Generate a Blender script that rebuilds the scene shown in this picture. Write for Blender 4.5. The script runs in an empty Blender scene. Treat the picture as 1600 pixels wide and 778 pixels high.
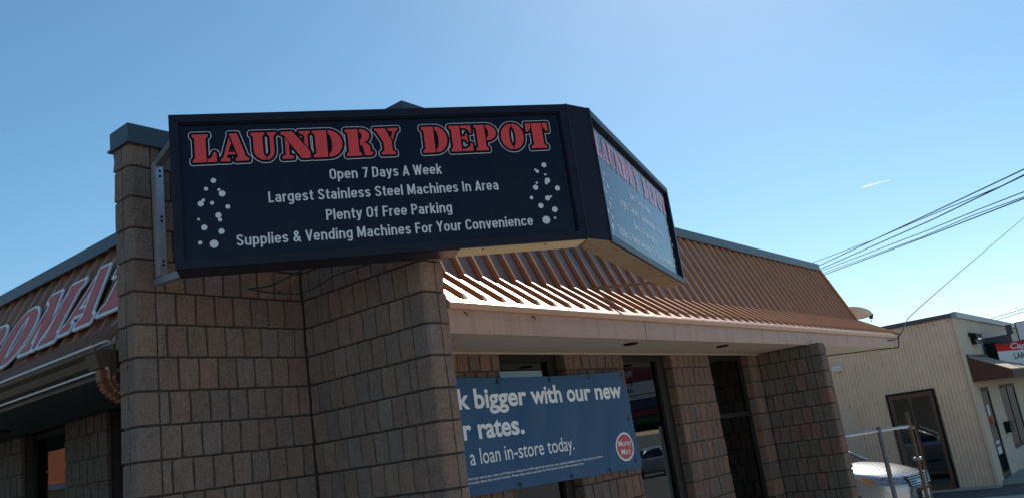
import bpy, math, random
from mathutils import Vector, Matrix
from mathutils.geometry import delaunay_2d_cdt
random.seed(7)
S = bpy.context.scene
COL = S.collection

# ------------------------------------------------------------------ camera
cam_d = bpy.data.cameras.new('camera'); cam = bpy.data.objects.new('camera', cam_d); COL.objects.link(cam)
cam_d.sensor_width = 36.0; cam_d.lens = 1297.0 / 1600.0 * 36.0
cam_d.clip_start = 0.05; cam_d.clip_end = 20000
cam.matrix_world = Matrix(((0.62313751, -0.10047044, -0.77563222, 0.0),
                           (-0.76954936, -0.25579873, -0.58511605, 0.0),
                           (-0.13961887, 0.96149503, -0.23671475, 2.2),
                           (0, 0, 0, 1)))
S.camera = cam
# ------------------------------------------------------------------ sky and sun
SUN_AZ, SUN_EL = math.radians(18.0), math.radians(41.0)      # azimuth counted from +X towards +Y
w = bpy.data.worlds.new('World'); S.world = w; w.use_nodes = True
nt = w.node_tree; bg = nt.nodes['Background']
sky = nt.nodes.new('ShaderNodeTexSky'); sky.sky_type = 'NISHITA'; sky.sun_disc = False
sky.sun_elevation = SUN_EL; sky.sun_rotation = math.radians(90.0) - SUN_AZ
sky.air_density = 1.0; sky.dust_density = 0.24; sky.ozone_density = 3.0; sky.altitude = 100
hs = nt.nodes.new('ShaderNodeHueSaturation'); hs.inputs['Saturation'].default_value = 1.13; hs.inputs['Hue'].default_value = 0.484
nt.links.new(sky.outputs[0], hs.inputs['Color']); nt.links.new(hs.outputs[0], bg.inputs[0]); bg.inputs[1].default_value = 0.088
sd = bpy.data.lights.new('sun', 'SUN'); sd.energy = 5.0; sd.angle = math.radians(0.53); sd.color = (1.0, 0.94, 0.84)
sun = bpy.data.objects.new('sun', sd); COL.objects.link(sun)
sv = Vector((math.cos(SUN_EL) * math.cos(SUN_AZ), math.cos(SUN_EL) * math.sin(SUN_AZ), math.sin(SUN_EL)))
sun.rotation_euler = (-sv).to_track_quat('-Z', 'Y').to_euler(); sun.location = sv * 60
S.view_settings.view_transform = 'Standard'; S.view_settings.look = 'None'
S.view_settings.gamma = 1.0; S.view_settings.exposure = 0.5

# ------------------------------------------------------------------ materials
def mat(name, col, rough=0.6, metal=0.0, spec=0.5, noise=None, bump=None, coat=0.0, streak=None, objcol=False, attr=False):
    """noise=(scale, amount, second colour)   bump=(scale, strength, distance)"""
    m = bpy.data.materials.new(name); m.use_nodes = True; t = m.node_tree; N = t.nodes; K = t.links
    b = N['Principled BSDF']
    b.inputs['Roughness'].default_value = rough; b.inputs['Metallic'].default_value = metal
    b.inputs['Specular IOR Level'].default_value = spec
    if coat: b.inputs['Coat Weight'].default_value = coat; b.inputs['Coat Roughness'].default_value = 0.04
    geo = N.new('ShaderNodeNewGeometry'); pos = geo.outputs['Position']
    if objcol:
        oi = N.new('ShaderNodeObjectInfo'); src = oi.outputs['Color']
    elif attr:
        at = N.new('ShaderNodeAttribute'); at.attribute_name = 'tone'; src = at.outputs['Color']
    else:
        rgb = N.new('ShaderNodeRGB'); rgb.outputs[0].default_value = (*col, 1); src = rgb.outputs[0]
    if noise:
        for sc, am, c2 in (noise if isinstance(noise, list) else [noise]):
            n = N.new('ShaderNodeTexNoise'); n.inputs['Scale'].default_value = sc; n.inputs['Detail'].default_value = 5
            n.inputs['Roughness'].default_value = 0.65
            K.new(pos, n.inputs['Vector'])
            r = N.new('ShaderNodeValToRGB'); r.color_ramp.elements[0].position = 0.42; r.color_ramp.elements[1].position = 0.68
            K.new(n.outputs['Fac'], r.inputs[0])
            mu = N.new('ShaderNodeMath'); mu.operation = 'MULTIPLY'; mu.inputs[1].default_value = am; K.new(r.outputs[0], mu.inputs[0])
            mx = N.new('ShaderNodeMix'); mx.data_type = 'RGBA'; K.new(mu.outputs[0], mx.inputs[0])
            K.new(src, mx.inputs[6]); mx.inputs[7].default_value = (*c2, 1); src = mx.outputs[2]
    if streak:
        am, c2 = streak
        mp = N.new('ShaderNodeMapping'); mp.inputs['Scale'].default_value = (14, 14, 0.9); K.new(pos, mp.inputs[0])
        n = N.new('ShaderNodeTexNoise'); n.inputs['Scale'].default_value = 1.0; n.inputs['Detail'].default_value = 4; K.new(mp.outputs[0], n.inputs['Vector'])
        r = N.new('ShaderNodeValToRGB'); r.color_ramp.elements[0].position = 0.5; r.color_ramp.elements[1].position = 0.75; K.new(n.outputs['Fac'], r.inputs[0])
        mu = N.new('ShaderNodeMath'); mu.operation = 'MULTIPLY'; mu.inputs[1].default_value = am; K.new(r.outputs[0], mu.inputs[0])
        mx = N.new('ShaderNodeMix'); mx.data_type = 'RGBA'; K.new(mu.outputs[0], mx.inputs[0])
        K.new(src, mx.inputs[6]); mx.inputs[7].default_value = (*c2, 1); src = mx.outputs[2]
    K.new(src, b.inputs['Base Color'])
    if bump:
        prev = None
        for sc, st, di in (bump if isinstance(bump, list) else [bump]):
            n = N.new('ShaderNodeTexNoise'); n.inputs['Scale'].default_value = sc; n.inputs['Detail'].default_value = 6
            n.inputs['Roughness'].default_value = 0.7
            K.new(pos, n.inputs['Vector'])
            bp = N.new('ShaderNodeBump'); bp.inputs['Strength'].default_value = st; bp.inputs['Distance'].default_value = di
            K.new(n.outputs['Fac'], bp.inputs['Height'])
            if prev: K.new(prev, bp.inputs['Normal'])
            prev = bp.outputs[0]
        K.new(prev, b.inputs['Normal'])
    return m

def glass_mat(name, tint=(0.10, 0.11, 0.11), k=1.2):
    m = bpy.data.materials.new(name); m.use_nodes = True; t = m.node_tree; N = t.nodes; K = t.links
    N.remove(N['Principled BSDF']); out = N['Material Output']
    tr = N.new('ShaderNodeBsdfTransparent'); tr.inputs[0].default_value = (*tint, 1)
    gl = N.new('ShaderNodeBsdfGlossy'); gl.inputs['Roughness'].default_value = 0.015; gl.inputs[0].default_value = (0.9, 0.93, 0.95, 1)
    fr = N.new('ShaderNodeFresnel'); fr.inputs[0].default_value = 1.62
    mp = N.new('ShaderNodeMath'); mp.operation = 'MULTIPLY_ADD'; mp.inputs[1].default_value = k; mp.inputs[2].default_value = 0.05; mp.use_clamp = True
    mx = N.new('ShaderNodeMixShader'); K.new(fr.outputs[0], mp.inputs[0]); K.new(mp.outputs[0], mx.inputs[0])
    K.new(tr.outputs[0], mx.inputs[1]); K.new(gl.outputs[0], mx.inputs[2]); K.new(mx.outputs[0], out.inputs[0])
    n = N.new('ShaderNodeTexNoise'); n.inputs['Scale'].default_value = 1.3
    bp = N.new('ShaderNodeBump'); bp.inputs['Strength'].default_value = 0.04; bp.inputs['Distance'].default_value = 0.05
    K.new(n.outputs[0], bp.inputs['Height']); K.new(bp.outputs[0], gl.inputs['Normal'])
    return m

BN = [(1.7, 0.22, (0.11, 0.09, 0.085)), (16, 0.35, (0.10, 0.075, 0.065)), (62, 0.45, (.50, .37, .30)), (95, 0.58, (0.06, 0.045, 0.04)), (330, 0.5, (0.42, .36, .3))]
BB = [(30, 0.9, 0.035), (85, 0.9, 0.018), (220, .7, .005)]
M = dict(
    block=mat('split_face_block', (.2, .15, .12), 0.93, spec=0.25, noise=BN, bump=BB, objcol=True),
    block_j=mat('split_face_block_joined', (.2, .15, .12), 0.93, spec=0.25, noise=BN, bump=BB, attr=True),
    mortar=mat('mortar', (.055, .045, .040), 0.95, noise=(90, .6, (.09, .075, .065)), bump=(120, .6, .006)),
    cap=mat('dark_metal_cap', (.028, .038, .058), 0.38, metal=0.0, spec=0.6, noise=(3, .35, (.05, .06, .08))),
    copper=mat('copper_brown_roof_panel', (.37, .15, .072), 0.40, metal=0.45, spec=0.7, coat=0.12, noise=[(1.3, .6, (.20, .085, .055)), (7, .35, (.36, .175, .115)), (30, .18, (.40, .20, .13))], streak=(.4, (.17, .075, .05)), bump=(3.5, .12, .03)),
    rib=mat('copper_brown_rib', (.50, .20, .078), 0.42, metal=.15, spec=0.4, noise=[(2, .5, (.33, .12, .05)), (40, .15, (.55, .30, .15))]),
    fascia=mat('dusty_copper_fascia', (.40, .25, .195), 0.5, noise=[(2.5, .5, (.33, .205, .165)), (60, .12, (.55, .42, .36))], streak=(.5, (.25, .15, .11))),
    elbow=mat('dark_copper_elbow', (.17, .066, .032), 0.4, noise=(9, .4, (.11, .045, .024))),
    trim=mat('fascia_trim', (.48, .27, .18), 0.4, noise=(6, .4, (.36, .19, .12))),
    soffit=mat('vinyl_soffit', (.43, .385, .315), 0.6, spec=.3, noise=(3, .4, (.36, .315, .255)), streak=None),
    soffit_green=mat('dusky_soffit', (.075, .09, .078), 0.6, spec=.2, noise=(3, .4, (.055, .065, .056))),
    frame=mat('bronze_window_frame', (.018, .015, .013), 0.6, spec=0.25),
    glass_door=glass_mat('shop_side_door_glass', (.06, .06, .06), 2.6),
    glass_far=glass_mat('dark_shop_glass', (.05, .05, .05), 0.25),
    room=mat('dim_interior', (.06, .05, .04), 0.9, noise=(2, .5, (.03, .025, .02))),
    floor=mat('interior_floor', (.16, .12, .08), 0.6, noise=(5, .5, (.10, .075, .05))),
    glass=glass_mat('window_glass', k=.8),
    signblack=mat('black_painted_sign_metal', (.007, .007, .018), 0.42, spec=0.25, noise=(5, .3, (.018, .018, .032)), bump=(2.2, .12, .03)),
    signface=mat('navy_black_sign_face', (.004, .005, .018), 0.13, spec=0.24, noise=[(1.1, .5, (.009, .009, .021)), (14, .25, (.014, .014, .024))], streak=(.35, (.013, .013, .022)), bump=(1.6, .10, .035)),
    ink_white=mat('pale_print', (.62, .64, .68), 0.2, spec=0.55, bump=(1.6, .10, .035)),
    ink_black=mat('black_print', (.002, .002, .008), 0.14, spec=0.17, bump=(1.6, .10, .035)),
    ink_red=mat('red_print', (.68, .045, .035), 0.2, spec=0.55, bump=(1.6, .10, .035)),
    lit_board=mat('bounce_lit_board', (.72, .58, .38), 0.75, noise=[(4, .5, (.60, .46, .28)), (50, .3, (.45, .33, .2))], bump=(60, .3, .004)),  # pale underside board, light bounced off the roof skirt painted in
    ply=mat('weathered_plywood', (.30, .22, .14), 0.8, noise=[(3, .6, (.20, .14, .09)), (45, .35, (.14, .10, .065))], bump=(60, .3, .004)),
    galv=mat('galvanised_steel', (.52, .53, .55), 0.4, metal=0.85, noise=(12, .5, (.38, .39, .41))),
    armgrey=mat('weathered_bracket_steel', (.20, .21, .23), .5, metal=.5),
    hole=mat('dark_hole', (.004, .004, .004), 0.8),
    lt_red=mat('faded_red_letter', (.56, .115, .10), 0.6, noise=(10, .35, (.36, .08, .07))),
    lt_white=mat('white_letter_board', (.76, .77, .80), 0.5, noise=(12, .3, (.5, .5, .52))),
    gutter=mat('dark_brown_gutter', (.060, .037, .020), 0.5, spec=.3, noise=(6, .4, (.038, .023, .014))),
    gutlip=mat('pale_gutter_lip', (.42, .41, .42), 0.35),
    banner=mat('blue_vinyl_banner', (.021, .080, .180), 0.5, spec=0.25, noise=(3, .3, (.018, .069, .16)), bump=(4, .25, .04)),
    ban_white=mat('banner_white_print', (.74, .77, .80), 0.5),
    ban_red=mat('banner_red_print', (.48, .045, .07), 0.45),
    rivet=mat('dark_grommet', (.02, .02, .02), 0.4, metal=.5),
    beige=mat('beige_corrugated_siding', (.74, .575, .43), 0.6, spec=.3, noise=[(1.1, .4, (.68, .52, .385)), (25, .12, (.78, .64, .5)), (2.6, .35, (.56, .42, .30))], streak=(.16, (.48, .35, .25))),
    stucco=mat('beige_stucco', (.62, .51, .39), 0.85, spec=.2, noise=[(2, .4, (.55, .45, .35)), (60, .2, (.66, .56, .45))], bump=(80, .4, .006)),
    capblue=mat('grey_blue_parapet_flashing', (.20, .25, .30), 0.45),
    brown=mat('brown_door_frame', (.10, .055, .032), 0.5, noise=(8, .4, (.07, .04, .025))),
    awning=mat('brown_awning_canvas', (.075, .035, .022), 0.8, noise=(10, .3, (.09, .045, .03))),
    awn_top=mat('sunlit_awning_canvas', (.36, .27, .2), 0.8, noise=(8, .4, (.28, .2, .15))),  # same awning, sunlight on its top painted in as a paler colour
    white=mat('white_sign_panel', (.72, .73, .75), 0.75, spec=.08),
    red=mat('red_sign_panel', (.62, .02, .02), 0.75, spec=.08),
    green=mat('green_sign_panel', (.03, .12, .05), 0.7),
    dullred=mat('faded_red_sign_panel', (.24, .05, .05), 0.7),
    blue=mat('blue_sign_panel', (.06, .08, .17), 0.7),
    black=mat('black_plastic', (.012, .012, .013), 0.6, spec=.15),
    cable=mat('black_cable', (.02, .05, .07), 0.9, spec=.05),
    wire=mat('fence_wire', (.15, .15, .155), .7, metal=.2),
    dish=mat('pale_dish_paint', (.50, .50, .49), 0.45, noise=(8, .3, (.4, .4, .39))),
    carpaint=mat('silver_car_paint', (.50, .51, .53), 0.3, metal=0.55, coat=1.0),
    chrome=mat('chrome', (.75, .76, .78), 0.12, metal=1.0),
    lampglass=mat('headlight_lens', (.05, .07, .11), 0.06, spec=0.9, coat=1.0, noise=(34, .75, (.62, .68, .78))),
    amber=mat('amber_lens', (.75, .20, .02), 0.15, coat=1.0),
    carglass=mat('car_window_glass', (.012, .014, .016), 0.04, spec=0.8),
    tyre=mat('rubber_tyre', (.02, .02, .02), 0.85),
    asphalt=mat('asphalt', (.075, .075, .078), 0.9, noise=[(1.2, .5, (.055, .055, .058)), (140, .5, (.13, .13, .13))], bump=(160, .5, .008)),
    concrete=mat('concrete_kerb', (.36, .35, .33), 0.85, noise=[(3, .4, (.28, .27, .25))], bump=(80, .3, .005)),
    bounce_ground=mat('pale_bounce_ground', (.42, .36, .29), 0.9, noise=[(.8, .5, (.35, .30, .245)), (60, .3, (.46, .42, .37))], bump=(90, .4, .005)),
    line=mat('worn_line_paint', (.6, .6, .58), 0.7, noise=(20, .7, (.15, .15, .15))),
    wall_plain=mat('plain_render_wall', (.38, .34, .30), 0.85, noise=(3, .4, (.3, .27, .24))),
    orange=mat('orange_metal_roof', (.50, .16, .06), 0.45, noise=(4, .4, (.4, .12, .05))),
    cloud=None,
)

def vapour():
    m = bpy.data.materials.new('contrail_vapour'); m.use_nodes = True; t = m.node_tree; N = t.nodes; N.remove(N['Principled BSDF'])
    a = N.new('ShaderNodeBsdfTranslucent'); b = N.new('ShaderNodeBsdfDiffuse'); c = N.new('ShaderNodeBsdfTransparent')
    x1, x2 = N.new('ShaderNodeMixShader'), N.new('ShaderNodeMixShader'); x1.inputs[0].default_value = .3; x2.inputs[0].default_value = .62
    t.links.new(a.outputs[0], x1.inputs[1]); t.links.new(b.outputs[0], x1.inputs[2]); t.links.new(x1.outputs[0], x2.inputs[1]); t.links.new(c.outputs[0], x2.inputs[2])
    t.links.new(x2.outputs[0], N['Material Output'].inputs[0]); return m
M['cloud'] = vapour()
# ------------------------------------------------------------------ builders
class MB:
    def __init__(s): s.v = []; s.f = []; s.c = []
    def add(s, vs, fs, tone=None):
        o = len(s.v); s.v += [tuple(v) for v in vs]; s.f += [tuple(i + o for i in f) for f in fs]
        s.c += [tone] * len(vs); return s
    def box(s, a, b):
        (x0, y0, z0), (x1, y1, z1) = a, b
        return s.add([(x0, y0, z0), (x1, y0, z0), (x1, y1, z0), (x0, y1, z0), (x0, y0, z1), (x1, y0, z1), (x1, y1, z1), (x0, y1, z1)],
                     [(0, 3, 2, 1), (4, 5, 6, 7), (0, 1, 5, 4), (1, 2, 6, 5), (2, 3, 7, 6), (3, 0, 4, 7)])
    def obox(s, o, X, Y, Z):
        o, X, Y, Z = map(Vector, (o, X, Y, Z))
        P = [o, o + X, o + X + Y, o + Y]; P += [p + Z for p in P]
        return s.add(P, [(0, 3, 2, 1), (4, 5, 6, 7), (0, 1, 5, 4), (1, 2, 6, 5), (2, 3, 7, 6), (3, 0, 4, 7)])
    def bar(s, a, b, wd, ht, up=(0, 0, 1)):
        a, b, up = Vector(a), Vector(b), Vector(up); d = (b - a).normalized()
        sx = d.cross(up)
        if sx.length < 1e-4: sx = d.cross(Vector((1, 0, 0)))
        sx.normalize(); u = sx.cross(d).normalized()
        return s.obox(a - sx * wd / 2 - u * ht / 2, sx * wd, u * ht, b - a)
    def tube(s, pts, r, n=8, caps=True):
        pts = [Vector(p) for p in pts]; rs = r if isinstance(r, (list, tuple)) else [r] * len(pts); vs = []
        prev = None
        for i, p in enumerate(pts):
            d = (pts[min(i + 1, len(pts) - 1)] - pts[max(i - 1, 0)]).normalized()
            if prev is None:
                u = d.cross(Vector((0, 0, 1)));
                if u.length < 1e-3: u = d.cross(Vector((1, 0, 0)))
            else: u = prev - d * prev.dot(d)
            u.normalize(); prev = u; v = d.cross(u)
            for k in range(n):
                a = 2 * math.pi * k / n; vs.append(p + (u * math.cos(a) + v * math.sin(a)) * rs[i])
        fs = [(i * n + k, i * n + (k + 1) % n, (i + 1) * n + (k + 1) % n, (i + 1) * n + k) for i in range(len(pts) - 1) for k in range(n)]
        if caps: fs += [tuple(range(n))[::-1], tuple(range((len(pts) - 1) * n, len(pts) * n))]
        return s.add(vs, fs)
    def prism(s, poly, d):
        """poly: 3D points in order, d: extrusion vector"""
        n = len(poly); P = [Vector(p) for p in poly]; d = Vector(d)
        return s.add(P + [p + d for p in P], [tuple(range(n))[::-1], tuple(range(n, 2 * n))] + [(i, (i + 1) % n, n + (i + 1) % n, n + i) for i in range(n)])
    def mesh(s, name, m, smooth=False):
        me = bpy.data.meshes.new(name); me.from_pydata(s.v, [], s.f)
        if m: me.materials.append(m)
        if s.c and s.c[0] is not None:
            at = me.color_attributes.new('tone', 'FLOAT_COLOR', 'POINT')
            for i, c in enumerate(s.c): at.data[i].color = (*c, 1)
        if smooth:
            for p in me.polygons: p.use_smooth = True
        me.update(); return me

def place(name, me, parent=None, kind=None, mw=None):
    o = bpy.data.objects.new(name, me); COL.objects.link(o)
    if parent:
        o.parent = parent
        base = Vector(parent.get('_base', (0, 0, 0))); o['_base'] = list(base)
        o.matrix_parent_inverse = Matrix.Translation(-base) if parent.type == 'EMPTY' else (parent.matrix_basis.inverted())
    if mw is not None: o.matrix_basis = mw
    if kind: o['kind'] = kind
    return o
def obj(name, mb, m, parent=None, kind=None, smooth=False):
    return place(name, mb.mesh(name, m, smooth), parent, kind)
def tag(o, label, cat, group=None):
    o['label'] = label; o['category'] = cat
    if group: o['group'] = group
    return o
def thing(name, label, cat, base, group=None):
    o = bpy.data.objects.new(name, None); COL.objects.link(o); o.location = base; o['_base'] = list(base)
    o.empty_display_size = .2
    return tag(o, label, cat, group)
def box(a, b): return MB().box(a, b)

# -------- flat print helpers
def union_mesh(polys, name, m, mw, thick=None):
    """2D polygons merged into one clean flat sheet, placed by matrix mw (local x right, y up, z out)"""
    vs, fs = [], []
    for p in polys:
        o = len(vs); vs += [Vector(q) for q in p]; fs.append(list(range(o, o + len(p))))
    V, E_, F_, _ov, _oe, _of = delaunay_2d_cdt(vs, [], fs, 1, 1e-6)
    F_ = [f for f, o_ in zip(F_, _of) if len(o_)]
    if thick is None:
        pts = [mw @ Vector((v.x, v.y, 0)) for v in V]; faces = [tuple(f) for f in F_]
        return MB().add(pts, faces)
    n = len(V); pts = [mw @ Vector((v.x, v.y, thick)) for v in V] + [mw @ Vector((v.x, v.y, 0)) for v in V]
    faces = [tuple(f) for f in F_]; cnt = {}
    for f in F_:
        for i in range(len(f)):
            e = (f[i], f[(i + 1) % len(f)]); cnt[e] = 1
    for (a, b) in list(cnt):
        if (b, a) not in cnt: faces.append((b, a, a + n, b + n))
    return MB().add(pts, faces)
def area(p): return sum(p[i][0] * p[(i + 1) % len(p)][1] - p[(i + 1) % len(p)][0] * p[i][1] for i in range(len(p))) / 2
def ccw(p): return p if area(p) > 0 else p[::-1]
def dilate(polys, r):
    out = []
    for p in polys:
        out.append(ccw(p))
        for i in range(len(p)):
            a, b = Vector(p[i]), Vector(p[(i + 1) % len(p)]); d = b - a
            if d.length < 1e-5: continue
            d.normalize(); n = Vector((-d.y, d.x)) * r
            out.append(ccw([tuple(a + n), tuple(a - n), tuple(b - n), tuple(b + n)]))
            out.append([(a.x + r * math.cos(t * math.pi / 5), a.y + r * math.sin(t * math.pi / 5)) for t in range(10)])
    return out
def arc(cx, cy, rx, ry, a0, a1, n=10):
    return [(cx + rx * math.cos(math.radians(a0 + (a1 - a0) * i / n)), cy + ry * math.sin(math.radians(a0 + (a1 - a0) * i / n))) for i in range(n + 1)]
STEM = [(0, 1), (.48, 1), (.48, 0), (0, 0), (0, .09), (.09, .15), (.09, .85), (0, .91)]
STEMF = [(0, 1), (.48, 1), (.48, .15), (.57, .09), (.57, 0), (0, 0), (0, .09), (.09, .15), (.09, .85), (0, .91)]
LET = {
 'L': [[(0, 1), (.68, 1), (.68, .92), (.57, .85), (.57, 0), (0, 0), (0, .08), (.10, .15), (.10, .85), (0, .92)],
       [(.61, 0), (1, 0), (1, .30), (.93, .36), (.86, .32), (.80, .18), (.70, .12), (.61, .11)]],
 'A': [[(.33, 1), (.62, 1), (.90, .14), (1, .10), (1, 0), (.52, 0), (.52, .10), (.62, .14)],
       [(.32, .86), (.39, .64), (.21, .14), (.33, .10), (.33, 0), (0, 0), (0, .10), (.09, .14)],
       [(.22, .24), (.25, .33), (.50, .33), (.54, .24)]],
 'U': [[(.56, .11), (.50, .15), (.46, .28), (.46, .86), (.55, .92), (.55, 1), (0, 1), (0, .92), (.09, .86)] + arc(.56, .36, .47, .37, 180, 270),
       [(.60, .11), (.68, .14), (.74, .26), (.74, .86), (.65, .92), (.65, 1), (1, 1), (1, .92), (.90, .86)] + arc(.60, .36, .30, .37, 0, -90)],
 'N': [[(0, 1), (.40, 1), (.96, .24), (.96, 0), (.66, 0), (.10, .86), (0, .90)],
       [(.12, .78), (.25, .58), (.25, .14), (.38, .10), (.38, 0), (0, 0), (0, .10), (.12, .14)],
       [(.62, 1), (1, 1), (1, .92), (.91, .86), (.91, .37), (.79, .53), (.79, .86), (.62, .92)]],
 'D': [STEM, arc(.53, .5, .47, .5, 90, -90, 14) + arc(.53, .5, .12, .37, -90, 90, 10)],
 'R': [STEMF, arc(.54, .74, .38, .26, 90, -90, 10) + arc(.54, .74, .09, .14, -90, 90, 6),
       [(.54, .49), (.76, .47), (.90, .36), (.91, .16), (.95, .12), (1, .14), (1, .04), (.88, 0), (.68, 0), (.64, .30), (.60, .38), (.54, .40)]],
 'Y': [[(0, 1), (.46, 1), (.70, .50), (.70, .14), (.82, .09), (.82, 0), (.22, 0), (.22, .09), (.34, .14), (.34, .46), (.07, .91), (0, .91)],
       [(.58, 1), (1, 1), (1, .91), (.91, .88), (.75, .54), (.69, .64), (.78, .86), (.58, .91)]],
 'E': [STEM, [(.52, 1), (1, 1), (1, .70), (.92, .70), (.84, .84), (.70, .90), (.52, .90)],
       [(.52, .56), (.68, .58), (.75, .70), (.80, .70), (.80, .34), (.75, .34), (.68, .46), (.52, .48)],
       [(.52, .10), (.70, .10), (.84, .16), (.92, .30), (1, .30), (1, 0), (.52, 0)]],
 'P': [STEMF, arc(.54, .69, .46, .31, 90, -90, 12) + arc(.54, .69, .10, .19, -90, 90, 8)],
 'O': [arc(.48, .5, .48, .51, 90, 270, 14) + arc(.48, .5, .11, .38, 270, 90, 10), arc(.52, .5, .48, .51, 90, -90, 14) + arc(.52, .5, .11, .38, -90, 90, 10)],
 'T': [[(.28, 1), (.74, 1), (.74, .14), (.86, .09), (.86, 0), (.16, 0), (.16, .09), (.28, .14)],
       [(0, 1), (.24, 1), (.24, .86), (.17, .74), (.10, .66), (0, .66)], [(.78, 1), (1, 1), (1, .66), (.92, .66), (.85, .74), (.78, .86)]],
 'M': [[(.60, 1), (1, 1), (1, .92), (.93, .86), (.93, .14), (1, .09), (1, 0), (.56, 0), (.56, .09), (.64, .14), (.64, .84)],
       [(0, 1), (.32, 1), (.52, .42), (.46, .0), (.38, .0), (.12, .84), (0, .92)],
       [(.13, .72), (.21, .50), (.21, .14), (.30, .09), (.30, 0), (0, 0), (0, .09), (.10, .14)],
       [(.50, .10), (.60, .60), (.60, .88), (.54, .52)]],
}
def letter(ch, x0, x1, y0, h):
    return [ccw([(x0 + p[0] * (x1 - x0), y0 + p[1] * h) for p in poly]) for poly in LET[ch]]

def text_mb(s, width, caph, mw, bold=0.0, x0=0.0, y0=0.0, spacing=1.0, shear=0.0, mirror=False):
    """text set in the built-in face, fitted to a width and a cap height, laid flat in the frame mw"""
    cu = bpy.data.curves.new('text', 'FONT'); cu.body = s; cu.size = 1.0; cu.offset = bold; cu.space_character = spacing; cu.shear = shear
    cu.resolution_u = 4
    o = bpy.data.objects.new('text', cu); me = o.to_mesh()
    xs = [v.co.x for v in me.vertices]; a, b = min(xs), max(xs)
    sx = width / (b - a); sy = caph / 0.73
    V = [mw @ Vector((x0 + (v.co.x - a) * sx, y0 + v.co.y * sy, 0)) for v in me.vertices]
    F_ = [tuple(p.vertices) for p in me.polygons]
    o.to_mesh_clear(); bpy.data.objects.remove(o); bpy.data.curves.remove(cu)
    return MB().add(V, F_)
def _a(cx, cy, rx, ry, a0, a1, n=8): return arc(cx, cy, rx, ry, a0, a1, n)
_RX, _RY, _C = .158, .165, .238
_bowl = _a(_C, .49, _RX, _RY, 0, 180) + _a(_C, .25, _RX, _RY, 180, 360) + [(_C + _RX, .49)]
_arch = _a(_C, .49, _RX, _RY, 180, 0) + [(_C + _RX, 0)]
_LS_ = .08
_CR = .175
def _capo(w): return _a(w / 2, .72, w / 2 - .08, .20, 0, 180) + _a(w / 2, .28, w / 2 - .08, .20, 180, 360) + [(w - .08, .72)]
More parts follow.
